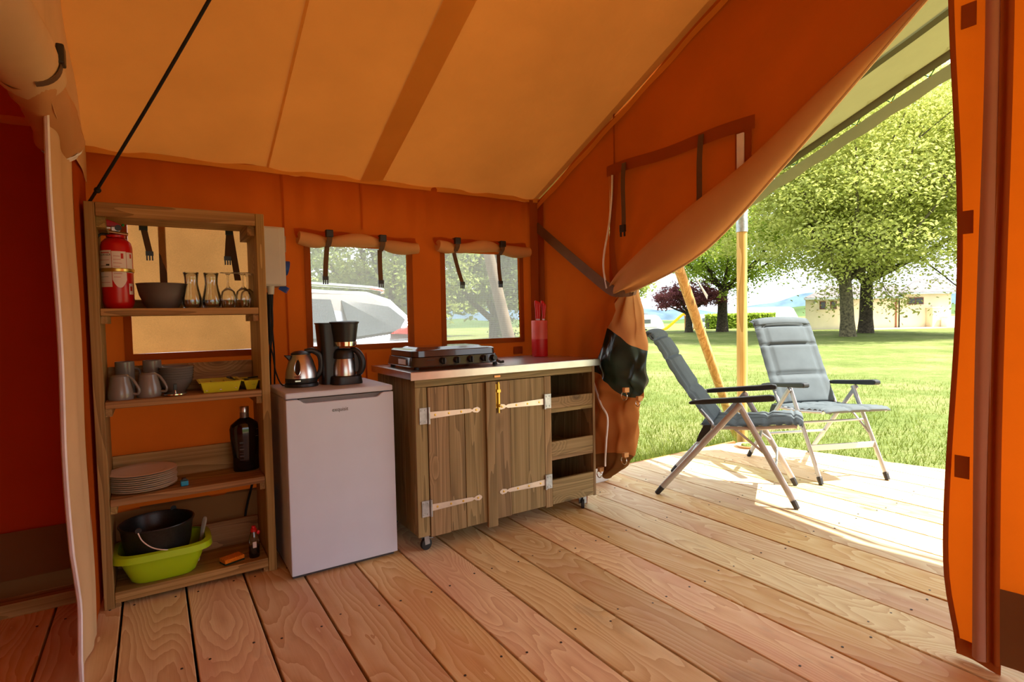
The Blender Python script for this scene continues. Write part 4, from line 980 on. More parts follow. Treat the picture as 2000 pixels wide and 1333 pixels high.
# top shelf: salad bowl, carafes, wine glasses (standing upside down)
t = thing('salad_bowl', 'large dark grey bowl beside the extinguisher', 'bowl', (.045, 2.925, Z1))
obj('bowl', MB().lathe([(0, 0), (.058, 0), (.070, .018), (.087, .06), (.096, .105), (.099, .108), (.0955, .110), (.083, .06), (.065, .022), (0, .010)], (.048, 2.925, Z1), 40), DGREY, t, smooth=True)
t = thing('carafe', '', 'carafe', (0,0,0), 0, 'glass carafes on the top shelf')
cp = [(.0, .0), (.031, 0), (.034, .02), (.034, .045), (.027, .08), (.0225, .11), (.0235, .135), (.0265, .155), (.0255, .155), (.0222, .135), (.0212, .11), (.0255, .08), (.032, .045), (.0315, .02), (.028, .006), (0, .006)]
cp = [(r_*1.16, z_) for r_, z_ in cp]
obj('glass_body', MB().lathe(cp, n=28), GLASS, t, smooth=True, angle=180); obj('rim', MB().lathe([(.0304, .153), (.0322, .156), (.0304, .159), (.0292, .156)], n=24), GLASS, t, smooth=True)
c1 = place(t, (.158, 2.875, Z1)); c1['label'] = 'glass carafe next to the grey bowl'
dup(t, (.237, 2.88, Z1), 0, 'glass carafe next to the upside-down wine glasses')
t = thing('wine_glass', '', 'wine glass', (0,0,0), 0, 'wine glasses upside down on the top shelf')
wp = [(.0275, 0), (.0315, .025), (.0335, .05), (.028, .075), (.012, .092), (.005, .10), (.0038, .12), (.004, .148), (.012, .156), (.033, .160), (.033, .162), (0, .163)]
obj('bowl', MB().lathe([(r_, z_) for r_, z_ in wp[:5]]+[(0, .088)], n=28), GLASS, t, smooth=True, angle=180)
obj('stem', MB().lathe(wp[4:9], n=16), GLASS, t, smooth=True, angle=180); obj('foot', MB().lathe([(0, .152)]+wp[8:], n=28), GLASS, t, smooth=True, angle=180)
place(t, (.305, 2.885, Z1)); t['label'] = 'upside-down wine glass beside the carafes'
dup(t, (.365, 2.865, Z1), 0, 'upside-down wine glass in front at the right shelf end'); dup(t, (.395, 2.95, Z1), 0, 'upside-down wine glass at the back of the right shelf end')

# second shelf: mugs, bowls, plug, cutlery tray
Z2 = LEV[2]
t = thing('mug', '', 'mug', (0,0,0), 0, 'grey mugs on the second shelf')
obj('cup', MB().lathe([(0, .104), (.026, .104), (.030, .100), (.0345, .096), (.038, .075), (.046, .035), (.0475, .012), (.0455, 0), (.0435, 0), (.0445, .012), (.043, .035), (.035, .075), (.03, .093), (0, .095)], n=32), GREYC, t, smooth=True)
obj('handle', MB().tube(catmull([(.033, 0, .094), (.047, 0, .082), (.064, 0, .052), (.070, 0, .034), (.063, 0, .020), (.044, 0, .022)], 6), [.0055]*31, 8), GREYC, t, smooth=True)
place(t, (-.118, 2.868, Z2), -.35); t['label'] = 'grey mug upside down at the front left of the second shelf'
dup(t, (-.018, 2.89, Z2), -.35, 'grey mug upside down beside the stacked bowls')
t2 = thing('tumbler_mug', '', 'mug', (0,0,0), 0, 'tall grey mugs behind')
obj('cup', MB().lathe([(0, .0), (.034, 0), (.036, .004), (.037, .148), (.0355, .15), (.034, .147), (.033, .006), (0, .005)], n=28), GREYC, t2, smooth=True)
obj('handle', MB().tube(catmull([(.034, 0, .118), (.058, 0, .11), (.064, 0, .08), (.056, 0, .05), (.035, 0, .045)], 5), .005, 8), GREYC, t2, smooth=True)
place(t2, (-.105, 3.015, Z2), .5); t2['label'] = 'taller grey mug behind the left front mug'
dup(t2, (-.003, 3.025, Z2), .5, 'taller grey mug behind the second front mug')
bt = thing('cereal_bowl', '', 'bowl', (0,0,0), 0, 'stacked grey bowls')
obj('bowl', MB().lathe([(0, 0), (.038, 0), (.042, .006), (.060, .03), (.071, .058), (.0735, .060), (.0705, .061), (.057, .032), (.04, .009), (0, .005)], n=32), GREYC, bt, smooth=True)
obj('foot_ring', MB().lathe([(.034, .0), (.034, -.004), (.038, -.004), (.039, .001)], n=28), GREYC, bt, smooth=True)
NM = ['lowest', 'second', 'third', 'fourth', 'fifth', 'topmost']
for k in range(6):
    lab = '%s grey bowl of the stack on the second shelf' % NM[k] if k in (0, 5) else '%s grey bowl from the bottom of the stack' % NM[k]
    if k == 0: place(bt, (.085, 2.99, Z2+.004)); bt['label'] = lab
    else: dup(bt, (.085+.001*k, 2.99, Z2+.004+.0108*k), k*.4, lab)
t = thing('sink_plug', 'round chrome plug with black grip in front of the bowls', 'plug', (.078, 2.85, Z2))
obj('disc', MB().lathe([(0, 0), (.040, 0), (.045, .006), (.045, .010), (.03, .011), (0, .013)], (.078, 2.85, Z2), 28), CHROME, t, smooth=True)
obj('stem', MB().cyl((.078, 2.85, Z2+.012), (.078, 2.85, Z2+.026), .0035), CHROME, t); obj('grip', MB().box(.071, .085, 2.843, 2.857, Z2+.024, Z2+.052), BLACK, t, bev=.002)
t = thing('cutlery_tray', 'yellow-green plastic cutlery tray with divided compartments', 'tray', (.30, 2.93, Z2))
def tray(m, x0, x1, y0, y1, h, w=.0025, fl=.008):
    z0 = Z2; a = .012
    o_ = [(x0, y0), (x1, y0), (x1, y1), (x0, y1)]
    def r4(ins, z): return [(x0+ins, y0+ins, z), (x1-ins, y0+ins, z), (x1-ins, y1-ins, z), (x0+ins, y1-ins, z)]
    L = [r4(a, z0), r4(0, z0+h), r4(-fl, z0+h), r4(-fl, z0+h+.003), r4(w, z0+h+.003), r4(a+w, z0+w)]
    vs = [p for l in L for p in l]; fs = [(3, 2, 1, 0)]
    for i in range(len(L)-1): fs += [(4*i+k, 4*i+(k+1) % 4, 4*i+4+(k+1) % 4, 4*i+4+k) for k in range(4)]
    n = 4*(len(L)-1); fs.append((n, n+1, n+2, n+3)); return m.add(vs, fs)
obj('tray_body', tray(MB(), .175, .338, 2.835, 3.03, .046), YELL, t, bev=.002); obj('side_compartment', tray(MB(), .350, .413, 2.845, 3.02, .042), YELL, t, bev=.002)
for x in (.228, .282): obj('divider', MB().box(x-.0015, x+.0015, 2.85, 3.02, Z2+.002, Z2+.040), YELL, t)
def cutl(kind, lab, loc, rz, tilt):
    c = thing(kind, lab, kind.split('_')[-1], (0,0,0), 0, 'cutlery in the yellow-green tray')
    if kind == 'fork':
        obj('handle', MB().box(-.09, 0, -.004, .004, -.0012, .0012), CHROME, c); m = MB().box(0, .025, -.011, .011, -.001, .001)
        for q in range(4): m.box(.025, .065, -.0105+q*.0058, -.0075+q*.0058, -.001, .001)
        obj('tines', m, CHROME, c)
    else:
        obj('handle', MB().box(-.085, 0, -.007, .007, -.004, .004), BLACK, c, bev=.002)
        obj('blade', MB().prism([(0, -.008), (.08, -.008), (.095, .002), (.085, .008), (0, .008)], 'Z', -.0008, .0008), CHROME, c)
    place(c, loc, 0, (0, tilt, rz)); return c
cutl('fork', 'chrome fork at the left of the cutlery tray', (.205, 2.93, Z2+.018), 1.5, -.08); cutl('fork', 'chrome fork in the middle of the cutlery tray', (.255, 2.92, Z2+.022), 1.55, -.10)
cutl('fork', 'chrome fork leaning in the third compartment of the tray', (.312, 2.93, Z2+.026), 1.62, -.12)
cutl('table_knife', 'black-handled knife resting across the right tray compartment', (.384, 2.95, Z2+.046), 2.3, .12); cutl('table_knife', 'black-handled knife lying lengthways in the right tray compartment', (.385, 2.93, Z2+.030), -1.5, .06)
cutl('table_knife', 'black-handled knife sticking up in the middle of the tray', (.31, 2.95, Z2+.05), 1.3, .16)

# third shelf: plates, lighter, bottle
Z3 = LEV[3]
pt = thing('plate', '', 'plate', (0,0,0), 0, 'stack of dinner plates')
obj('dish', MB().lathe([(0, 0), (.075, 0), (.085, .002), (.128, .0080), (.131, .0088), (.128, .0096), (.088, .0040), (.078, .003), (0, .0026)], n=48), CREAM, pt, smooth=True)
obj('foot_ring', MB().lathe([(.066, .0), (.066, -.0015), (.072, -.0015), (.073, 0)], n=32), CREAM, pt, smooth=True)
ON = ['bottom', 'second', 'third', 'fourth', 'fifth', 'sixth', 'seventh', 'eighth', 'top']
for k in range(9):
    lab = '%s cream plate of the stack on the third shelf' % ON[k] if k in (0, 8) else '%s cream plate counted from the bottom of the stack' % ON[k]
    L_ = (-.058+.0015*math.sin(k*2), 2.942+.0015*math.cos(k*3), Z3+.002+.0086*k)
    if k == 0: place(pt, L_); pt['label'] = lab
    else: dup(pt, L_, k*.7, lab)
t = thing('lighter', 'small cyan and black stove lighter head beside the plates', 'lighter', (.096, 2.875, Z3))
obj('body', MB().box(.082, .112, 2.845, 2.885, Z3, Z3+.022), CYAN, t, bev=.004); obj('tip', MB().box(.088, .106, 2.885, 2.93, Z3+.004, Z3+.02), BLACK, t, bev=.003); obj('button', MB().box(.091, .103, 2.86, 2.875, Z3+.022, Z3+.030), DARKP, t)
t = thing('liqueur_bottle', 'large flat dark brown bottle with grey cap at the right of the third shelf', 'bottle', (.362, 2.975, Z3))
bx_, by_ = .362, 2.975
obj('body', MB().lathe([(0, 0), (.052, 0), (.057, .006), (.057, .07), (.066, .16), (.068, .205), (.062, .225), (.038, .245), (.021, .256), (.020, .262), (0, .262)], (bx_, by_, Z3), 32, sx=1, sy=.55), BROWNGL, t, smooth=True)
obj('neck_foil', MB().lathe([(.0205, .258), (.0195, .30), (.0, .30)], (bx_, by_, Z3), 20), plain('bottle_foil', srgb(120, 100, 92), .4, .5), t, smooth=True); obj('cap', MB().lathe([(.021, .284), (.021, .308), (.019, .311), (0, .311)], (bx_, by_, Z3), 20), STEEL, t, smooth=True)
v, f = text_geo('RI', .026); pr_ = plain('bottle_print', srgb(120, 105, 85), .5)
link_mesh('lettering', [(bx_+.036+x, by_-.034+.0015+(x+.03)*.14, Z3+.183+y) for x, y, _ in v], f, pr_, t)
m = MB(); fp = [(.014, .166), (.058, .166), (.058, .200), (.014, .200), (.014, .166)]
obj('label_frame', MB().tube([(bx_+a, by_-.0345+(a-.0)*.18, Z3+b) for a, b in fp], .0011, 5), pr_, t)
em = MB()
for k in range(6): em.box(bx_-.030, bx_-.012, by_-.0352, by_-.0335, Z3+.058+.016*k, Z3+.061+.016*k+.004*(k % 2))
o_ = obj('embossed_marks', em, plain('embossed_glass', (.030, .018, .015, 1), .15), t); o_['kind'] = 'stuff'

# bottom shelf: basin with pot and brush, sponge, soap
Z4 = LEV[4]
t = thing('wash_basin', 'lime green plastic washing-up basin on the bottom shelf', 'basin', (.005, 2.925, Z4))
def rr(cx_, cy_, a, b, z, n=40, e=4):
    return [(cx_+a*math.copysign(abs(math.cos(2*PI*k/n))**(2/e), math.cos(2*PI*k/n)), cy_+b*math.copysign(abs(math.sin(2*PI*k/n))**(2/e), math.sin(2*PI*k/n)), z) for k in range(n)]
def loft(rings, cap0=True, cap1=False):
    m = MB(); n = len(rings[0])
    for r_ in rings: m.v += r_
    m.f = [(i*n+k, i*n+(k+1) % n, (i+1)*n+(k+1) % n, (i+1)*n+k) for i in range(len(rings)-1) for k in range(n)]
    if cap0: m.f.append(tuple(range(n-1, -1, -1)))
    if cap1: m.f.append(tuple((len(rings)-1)*n+k for k in range(n)))
    return m
bcx, bcy = .006, 2.905
obj('tub', loft([rr(bcx, bcy, .110, .080, Z4+.002), rr(bcx, bcy, .122, .090, Z4+.012), rr(bcx, bcy, .148, .112, Z4+.075), rr(bcx, bcy, .168, .126, Z4+.138), rr(bcx, bcy, .163, .122, Z4+.138), rr(bcx, bcy, .144, .108, Z4+.075), rr(bcx, bcy, .117, .086, Z4+.016), rr(bcx, bcy, .106, .076, Z4+.008)], True, True), LIME, t, smooth=True)
obj('rim', loft([rr(bcx, bcy, .164, .124, Z4+.139), rr(bcx, bcy, .183, .136, Z4+.135), rr(bcx, bcy, .186, .138, Z4+.112), rr(bcx, bcy, .189, .140, Z4+.112), rr(bcx, bcy, .187, .139, Z4+.139), rr(bcx, bcy, .164, .124, Z4+.144)], False), LIME, t, smooth=True)
t = thing('cooking_pot', 'black enamel pot with wire handle standing in the lime basin', 'pot', (-.012, 2.918, Z4+.012))
pc = (-.012, 2.918); zb = Z4+.022
obj('pot_body', MB().lathe([(0, 0), (.080, 0), (.095, .012), (.112, .06), (.128, .12), (.138, .20), (.142, .205), (.143, .212), (.139, .212), (.134, .20), (.122, .12), (.105, .06), (.088, .016), (0, .008)], (pc[0], pc[1], zb), 44), POT, t, smooth=True)
obj('rim', MB().tube([(pc[0]+.142*math.cos(2*PI*k/44), pc[1]+.142*math.sin(2*PI*k/44), zb+.212) for k in range(45)], .0038, 8, False), POT, t, smooth=True)
for s in (-2.05, 1.09): obj('handle_lug', MB().lathe([(0, -.004), (.012, -.004), (.012, .004), (0, .004)], (pc[0]+.144*math.cos(s), pc[1]+.144*math.sin(s), zb+.220), 14, ax='Y'), POT, t)
e0 = Vector((pc[0]+.148*math.cos(-2.05), pc[1]+.148*math.sin(-2.05), zb+.212))
h_ = obj('wire_handle', MB().tube(catmull([e0, e0+Vector((.015, -.008, -.035)), e0+Vector((.05, -.012, -.070)), e0+Vector((.10, -.008, -.092)), e0+Vector((.145, .012, -.100))], 6), .0026, 8), plain('bright_wire', srgb(225, 222, 215), .3, .6), t, smooth=True); h_['label'] = 'bright wire handle'
t = thing('dish_brush', 'grey dish brush leaning out of the lime basin', 'brush', (.125, 2.94, Z4+.02))
obj('handle', MB().tube(catmull([(.140, 2.93, Z4+.03), (.152, 2.922, Z4+.10), (.165, 2.915, Z4+.17), (.175, 2.91, Z4+.215)], 5), [.0055, .0055, .006, .006, .0065, .007, .008, .009, .010, .0105, .011, .0115, .0115, .011, .009, .005], 8, True, .6), plain('grey_brush_plastic', srgb(165, 165, 150), .5), t, smooth=True)
obj('bristles', MB().lathe([(0, .0), (.018, .0), (.021, .028), (0, .03)], (.128, 2.935, Z4+.012), 14), WPLAST, t)
t = thing('sponge', 'orange sponge with dark scouring side on the bottom shelf', 'sponge', (.262, 2.87, Z4))
RM = Matrix.Translation((.272, 2.855, Z4)) @ Matrix.Rotation(.35, 4, 'Z')
obj('scouring_pad', MB().box(-.045, .045, -.028, .028, .0005, .007, RM), SCRUB, t, bev=.002); obj('foam', MB().box(-.045, .045, -.028, .028, .0075, .026, RM), SPONGE, t, bev=.004)
t = thing('soap_bottle', 'small clear and dark dish soap bottle with red cap', 'bottle', (.365, 2.845, Z4))
sc_c = (.366, 2.848, Z4)
obj('bottle_body', MB().lathe([(0, .055), (.022, .055), (.0235, .07), (.0235, .085), (.017, .11), (.012, .125), (0, .125)], sc_c, 22, sy=.75), GLASS, t, smooth=True)
obj('liquid', MB().lathe([(0, 0), (.021, 0), (.0235, .006), (.0235, .056), (0, .0565)], sc_c, 22, sy=.75), BROWNGL, t, smooth=True)
obj('cap', MB().lathe([(.0, .122), (.0135, .122), (.0135, .135), (.009, .138), (.0085, .148), (.0, .149)], sc_c, 18), REDP, t, smooth=True); obj('hang_tag', MB().ball((sc_c[0]+.018, sc_c[1]-.01, Z4+.118), .008, .004, .010), REDP, t)
obj('label', MB().box(sc_c[0]-.008, sc_c[0]+.008, sc_c[1]-.0195, sc_c[1]-.0185, Z4+.05, Z4+.078), PAPER, t)

# ------------------------------------------------------------------ refrigerator
FX0, FX1, FY0, FY1, FZ = .487, .985, 2.625, 3.07, .848
t = thing('refrigerator', 'small white refrigerator between shelf and cabinet', 'fridge', (FX0, FY0, 0))
obj('body', MB().box(FX0+.004, FX1-.004, FY0+.052, FY1, .012, FZ-.028), FRSIDE, t, bev=.006)
obj('top_panel', MB().box(FX0, FX1, FY0+.004, FY1, FZ-.027, FZ), WHITE, t, bev=.006)
d_ = MB(); prof = [(FX0, .0), (FX1, .0)]
zt = FZ-.031
def doorm():
    m = MB(); n = 40; top = []
    for k in range(n+1):
        u = k/n; x = FX0+(FX1-FX0)*u
        dip = .020*sstep(.10, .17, u)*sstep(.10, .17, 1-u); top.append((x, zt-dip))
    poly = [(FX0, .020), (FX1, .020)]+top[::-1]
    m.prism(poly, 'Y', FY0, FY0+.05); return m
dr_ = obj('door', doorm(), WHITE, t, bev=.004)
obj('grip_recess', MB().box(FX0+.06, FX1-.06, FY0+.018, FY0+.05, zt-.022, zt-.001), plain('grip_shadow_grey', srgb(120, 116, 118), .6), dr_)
v, f = text_geo('exquisit', .026, .0004); link_mesh('lettering', [(.725+x*.92, FY0-.0006, .755+y) for x, y, z in v], f, plain('grey_logo', srgb(120, 116, 118), .4), dr_)
obj('plinth', MB().box(FX0+.01, FX1-.01, FY0+.03, FY1, .0, .020), plain('fridge_plinth', srgb(70, 66, 66), .6), t)
for x in (FX0+.03, FX1-.03): obj('foot', MB().cyl((x, FY0+.05, 0), (x, FY0+.05, .02), .015), DARKP, t)

# kettle
kx, ky, kz = .613, 2.885, FZ
t = thing('electric_kettle', 'steel and black electric kettle on the refrigerator', 'kettle', (kx, ky, kz))
obj('power_base', MB().lathe([(0, 0), (.077, 0), (.079, .004), (.077, .016), (.06, .02), (0, .02)], (kx, ky, kz), 36), BLACK, t, smooth=True)
obj('lower_ring', MB().lathe([(0, .02), (.074, .02), (.0755, .026), (.075, .042), (.073, .044)], (kx, ky, kz), 36), BLACK, t, smooth=True)
obj('steel_body', MB().lathe([(.0745, .043), (.0735, .06), (.068, .09), (.058, .125), (.047, .150), (.043, .158), (.0, .158)], (kx, ky, kz), 40), STEEL, t, smooth=True)
obj('lid', MB().lathe([(.044, .157), (.044, .163), (.03, .172), (0, .176)], (kx, ky, kz), 30, sx=1.05), BLACK, t, smooth=True)
obj('spout', MB().prism([(kx-.055, kz+.128), (kx-.045, kz+.155), (kx-.078, kz+.156), (kx-.070, kz+.146)], 'Y', ky-.014, ky+.014), BLACK, t, bev=.003)
hp = catmull([(kx+.02, ky, kz+.170), (kx+.055, ky-.004, kz+.173), (kx+.088, ky-.006, kz+.150), (kx+.097, ky-.006, kz+.105), (kx+.090, ky-.005, kz+.065), (kx+.070, ky, kz+.035)], 6)
obj('handle', MB().tube(hp, [.012+.003*math.sin(i/30*PI) for i in range(len(hp))], 12, True, .85), BLACK, t, smooth=True)
def on_kettle(a, z): r_ = interp(z, [(.043, .0745), (.06, .0735), (.09, .068), (.125, .058), (.150, .047)])+.0012; return (kx+r_*math.sin(a), ky-r_*math.cos(a), kz+z)
A0 = -.45
g_ = MB().grid(lambda u, v: on_kettle(A0+.20*math.cos(2*PI*u)*v, .097+.036*math.sin(2*PI*u)*v), 24, 4)
obj('water_window', g_, plain('smoked_window', (.02, .018, .015, 1), .1), t, smooth=True)
obj('window_frame', MB().tube([on_kettle(A0+.215*math.cos(2*PI*k/28), .097+.0385*math.sin(2*PI*k/28)) for k in range(29)], .0018, 6, False), CHROME, t, smooth=True)
obj('print_line', MB().grid(lambda u, v: tuple(Vector(on_kettle(A0-.22+.44*u, .0515+.003*v))+Vector((0, -.0006, 0))), 8, 1), INK, t)
obj('switch', MB().box(kx-.045, kx-.02, ky-.077, ky-.066, kz+.030, kz+.036), STEEL, t)
t = thing('kettle_cable', 'thin black kettle cable hanging down behind the kettle', 'cable', (.5, 3.05, FZ))
obj('cord', MB().tube(catmull([(.492, 3.075, 1.36), (.505, 3.07, 1.2), (.50, 3.06, 1.08), (.512, 3.04, 1.0), (.515, 3.0, .92), (.535, 2.96, FZ+.006), (.575, 2.94, FZ+.006)], 8), .0035, 8), ROPE, t, smooth=True)

# coffee maker
fx, fy = .800, 2.865
t = thing('coffee_maker', 'black filter coffee maker with steel jug on the refrigerator', 'coffee maker', (fx, fy, FZ))
obj('base', loft([rr(fx+.02, fy-.012, .078, .072, FZ+.0, 40, 3.2), rr(fx+.02, fy-.012, .079, .073, FZ+.006, 40, 3.2), rr(fx+.02, fy-.012, .074, .068, FZ+.038, 40, 3.2), rr(fx+.02, fy-.012, .066, .06, FZ+.042, 40, 3.2)], True, True), BLACK, t, smooth=True)
obj('water_tower', loft([rr(fx-.045, fy+.045, .048, .06, FZ, 32, 4), rr(fx-.045, fy+.045, .046, .058, FZ+.15, 32, 4), rr(fx-.048, fy+.045, .053, .062, FZ+.302, 32, 4), rr(fx-.048, fy+.045, .056, .065, FZ+.303, 32, 4), rr(fx-.048, fy+.045, .056, .065, FZ+.309, 32, 4)], True, True), BLACK, t, smooth=True)
obj('filter_holder', MB().lathe([(0, .195), (.054, .195), (.056, .215), (.068, .302), (.073, .304), (.073, .312), (.06, .316), (0, .317)], (fx+.022, fy-.012, FZ), 40), BLACK, t, smooth=True)
obj('steel_band', MB().lathe([(.0545, .190), (.057, .191), (.0585, .212), (.056, .213)], (fx+.022, fy-.012, FZ), 40), CHROME, t, smooth=True)
jg = (fx+.015, fy-.014, FZ)
obj('steel_jug', MB().lathe([(0, .043), (.056, .043), (.0565, .06), (.052, .10), (.045, .128), (0, .128)], jg, 40), STEEL, t, smooth=True)
obj('jug_collar', MB().lathe([(.0455, .127), (.05, .130), (.048, .155), (.04, .172), (.03, .178), (0, .180)], jg, 36, sx=1.05), BLACK, t, smooth=True)
hp = catmull([(jg[0]+.028, jg[1]-.02, FZ+.172), (jg[0]+.055, jg[1]-.03, FZ+.165), (jg[0]+.077, jg[1]-.036, FZ+.13), (jg[0]+.082, jg[1]-.038, FZ+.09), (jg[0]+.070, jg[1]-.034, FZ+.055), (jg[0]+.052, jg[1]-.028, FZ+.05)], 5)
obj('jug_handle', MB().tube(hp, [.011+.006*math.sin(i/25*PI) for i in range(len(hp))], 12), BLACK, t, smooth=True)
obj('handle_web', MB().prism([(jg[0]+.045, FZ+.06), (jg[0]+.07, FZ+.06), (jg[0]+.07, FZ+.15), (jg[0]+.042, FZ+.15)], 'Y', jg[1]-.035, jg[1]-.02), BLACK, t)

# electric box and its cables
t = thing('socket_box', 'pale grey electric socket box mounted on the wall beside the shelf', 'electric box', (.54, 3.06, 1.34))
obj('housing', MB().box(.468, .582, 3.0, 3.145, 1.345, 1.640), GREYP, t, bev=.006); obj('front_door', MB().box(.47, .556, 2.992, 3.0, 1.352, 1.632), GREYP, t, bev=.003)
obj('side_catch', MB().box(.582, .592, 3.03, 3.06, 1.52, 1.60), GLASS, t); obj('blue_socket', MB().cyl((.582, 3.07, 1.445), (.606, 3.07, 1.44), .034, .038), BLUE, t, smooth=True)
obj('lower_socket', MB().bar((.565, 3.06, 1.345), (.595, 3.05, 1.325), .05, .03), BLUE, t); obj('cable_gland', MB().cyl((.512, 3.03, 1.345), (.512, 3.03, 1.305), .019, .015), GREYP, t, smooth=True)
for k, (x, dx) in enumerate(((.505, .0), (.512, .004), (.520, -.003), (.498, .002))):
    t = thing('power_cable', ['black power cable at the left of the bundle below the socket box', 'thickest black power cable below the socket box gland', 'black power cable at the right of the bundle below the socket box', 'black power cable nearest the shelf below the socket box'][k], 'cable', (x, 3.05, .1), 0, 'power cables below the socket box')
    obj('cord', MB().tube(catmull([(x, 3.03, 1.315), (x+dx, 3.04+.008*k, 1.15), (x-dx*2, 3.085, .95), (x-.01, 3.095, .6), (x-.02-.01*k, 3.105, .1)], 8), .0055 if k == 1 else .0042, 8), ROPE, t, smooth=True)
t = thing('floor_cable', 'black cable slanting down behind the bottom shelf', 'cable', (.36, 3.11, .1))
obj('cord', MB().tube(catmull([(.47, 3.105, .62), (.43, 3.105, .45), (.40, 3.105, .34), (.365, 3.105, .2), (.36, 3.105, .1)], 6), .006, 8), ROPE, t, smooth=True)

# ------------------------------------------------------------------ kitchen cabinet on casters
CX0, CX1, CY0, CY1, CZ0, CZ1 = 1.066, 2.214, 2.55, 3.08, .092, .872
t = thing('kitchen_cabinet', 'rustic plank kitchen cabinet on casters with two doors and open shelves', 'cabinet', (CX0, CY0, 0))
for k in range(4):
    a = CY0+.02+(CY1-CY0-.02)*k/4; b = CY0+.02+(CY1-CY0-.02)*(k+1)/4-.002
    obj('side_plank', MB().box(CX0, CX0+.020, a, b, CZ0, CZ1), CB_Z, t, bev=.002); obj('side_plank', MB().box(CX1-.018, CX1, a, b, CZ0, CZ1), CB_Z, t, bev=.002)
obj('side_front_edge', MB().box(CX1-.018, CX1, CY0, CY0+.019, CZ0-.005, CZ1), CB_Z, t, bev=.002)
obj('bottom_board', MB().box(CX0+.021, CX1-.019, CY0+.022, CY1, CZ0+.0, CZ0+.02), CB_X, t)
for k in range(6):
    a = CX0+.021+(CX1-CX0-.04)*k/6; obj('back_plank', MB().box(a, a+(CX1-CX0-.04)/6-.003, CY1-.018, CY1, CZ0+.02, CZ1), CB_Z, t)
obj('left_stile', MB().box(CX0, 1.128, CY0, CY0+.020, CZ0-.004, CZ1-.041), CB_Z, t, bev=.002)
obj('top_rail', MB().box(CX0, CX1-.02, CY0, CY0+.020, CZ1-.040, CZ1), CB_X, t, bev=.002)
obj('middle_stile', MB().box(1.842, 1.888, CY0, CY0+.020, CZ0-.01, CZ1-.041), CB_Z, t, bev=.002)
obj('divider_panel', MB().box(1.862, 1.880, CY0+.021, CY1-.02, CZ0+.02, CZ1-.001), CB_Z, t)
def door(name, xs, z0, z1, lab, hinge_left):
    d = obj(name, MB().box(xs[0]+.01, xs[-1]-.01, CY0+.016, CY0+.030, z0+.06, z0+.13).box(xs[0]+.01, xs[-1]-.01, CY0+.016, CY0+.030, z1-.13, z1-.06), CB_X, t)
    d['label'] = lab
    for i, (a, b) in enumerate(zip(xs, xs[1:])): obj('door_plank', MB().box(a+.0012, b-.0012, CY0-.002+.002*(i % 2), CY0+.0155, z0+.003*i, z1), CB_Z, d, bev=.0015)
    return d
dl = door('door', [1.131, 1.245, 1.335, 1.462], CZ0-.012, CZ1-.044, 'left plank door', True)
dr = door('door', [1.512, 1.612, 1.840], CZ0-.002, CZ1-.044, 'right plank door', False)
obj('cover_strip', MB().box(1.455, 1.513, CY0-.020, CY0-.0025, CZ0-.032, CZ1-.041), CB_Z, t, bev=.002)
def strap_hinge(parent, x0, x1, z, plate):
    s = 1 if x1 > x0 else -1; y = CY0-.0025
    L = abs(x1-x0); pr = [(0, -.017), (L*.80, -.010), (L*.84, -.004), (L*.87, -.011), (L*.95, -.015), (L, -.005), (L, .005), (L*.95, .015), (L*.87, .011), (L*.84, .004), (L*.80, .010), (0, .017)]
    m = MB().prism([(x0+s*a, z+b) for a, b in pr], 'Y', y-.003, y)
    h = obj('strap_hinge', m, ZINC, parent)
    sc = MB()
    for q in (.12, .38, .62, .92): sc.lathe([(0, -.0055), (.005, -.0048), (.006, -.003)], (x0+s*L*q, y, z), 10, ax='Y')
    k_ = obj('screws', sc, BRASS, h); k_['kind'] = 'stuff'
    pm = MB().box(plate-.020, plate+.020, y-.003, y, z-.040, z+.040)
    for q in (-1, 1):
        for w in (-.028, .028): pm.lathe([(0, -.0055), (.0045, -.005), (.0055, -.003)], (plate+q*.011, y, z+w), 8, ax='Y')
    obj('hinge_plate', pm, GALV, h); obj('hinge_pin', MB().cyl((x0, y-.006, z-.042), (x0, y-.006, z+.042), .006, n=10), GALV, h, smooth=True)
strap_hinge(dl, 1.134, 1.425, .690, 1.106); strap_hinge(dl, 1.134, 1.425, .228, 1.106)
strap_hinge(dr, 1.838, 1.535, .690, 1.864); strap_hinge(dr, 1.838, 1.535, .232, 1.864)
bl = obj('bolt_latch', MB().box(1.522, 1.548, CY0-.0055, CY0-.0025, .685, .815), BRASS, dr, bev=.001); bl['label'] = 'brass bolt latch'
obj('bolt_rod', MB().cyl((1.535, CY0-.011, .66), (1.535, CY0-.011, .825), .0055, n=10), BRASS, bl, smooth=True); obj('bolt_knob', MB().ball((1.535, CY0-.02, .70), .008), BRASS, bl); obj('bolt_guide', MB().box(1.524, 1.546, CY0-.017, CY0-.0055, .77, .785), BRASS, bl)
obj('catch', MB().box(1.515, 1.552, CY0-.006, CY0, CZ1-.022, CZ1-.012), COPPER, t)
for z0, z1 in ((.640, .705), (.368, .452)):
    obj('shelf_lip', MB().box(1.889, CX1-.019, CY0+.002, CY0+.020, z0, z1), CB_X, t, bev=.002); obj('shelf_board', MB().box(1.889, CX1-.019, CY0+.021, CY1-.02, z0, z0+.018), CB_X, t)
    obj('shelf_edge', MB().box(1.889, CX1-.019, CY0+.004, CY0+.018, z0-.022, z0-.001), CB_X, t)
obj('lower_front', MB().box(1.889, CX1-.019, CY0, CY0+.020, CZ0, .232), CB_X, t, bev=.002)
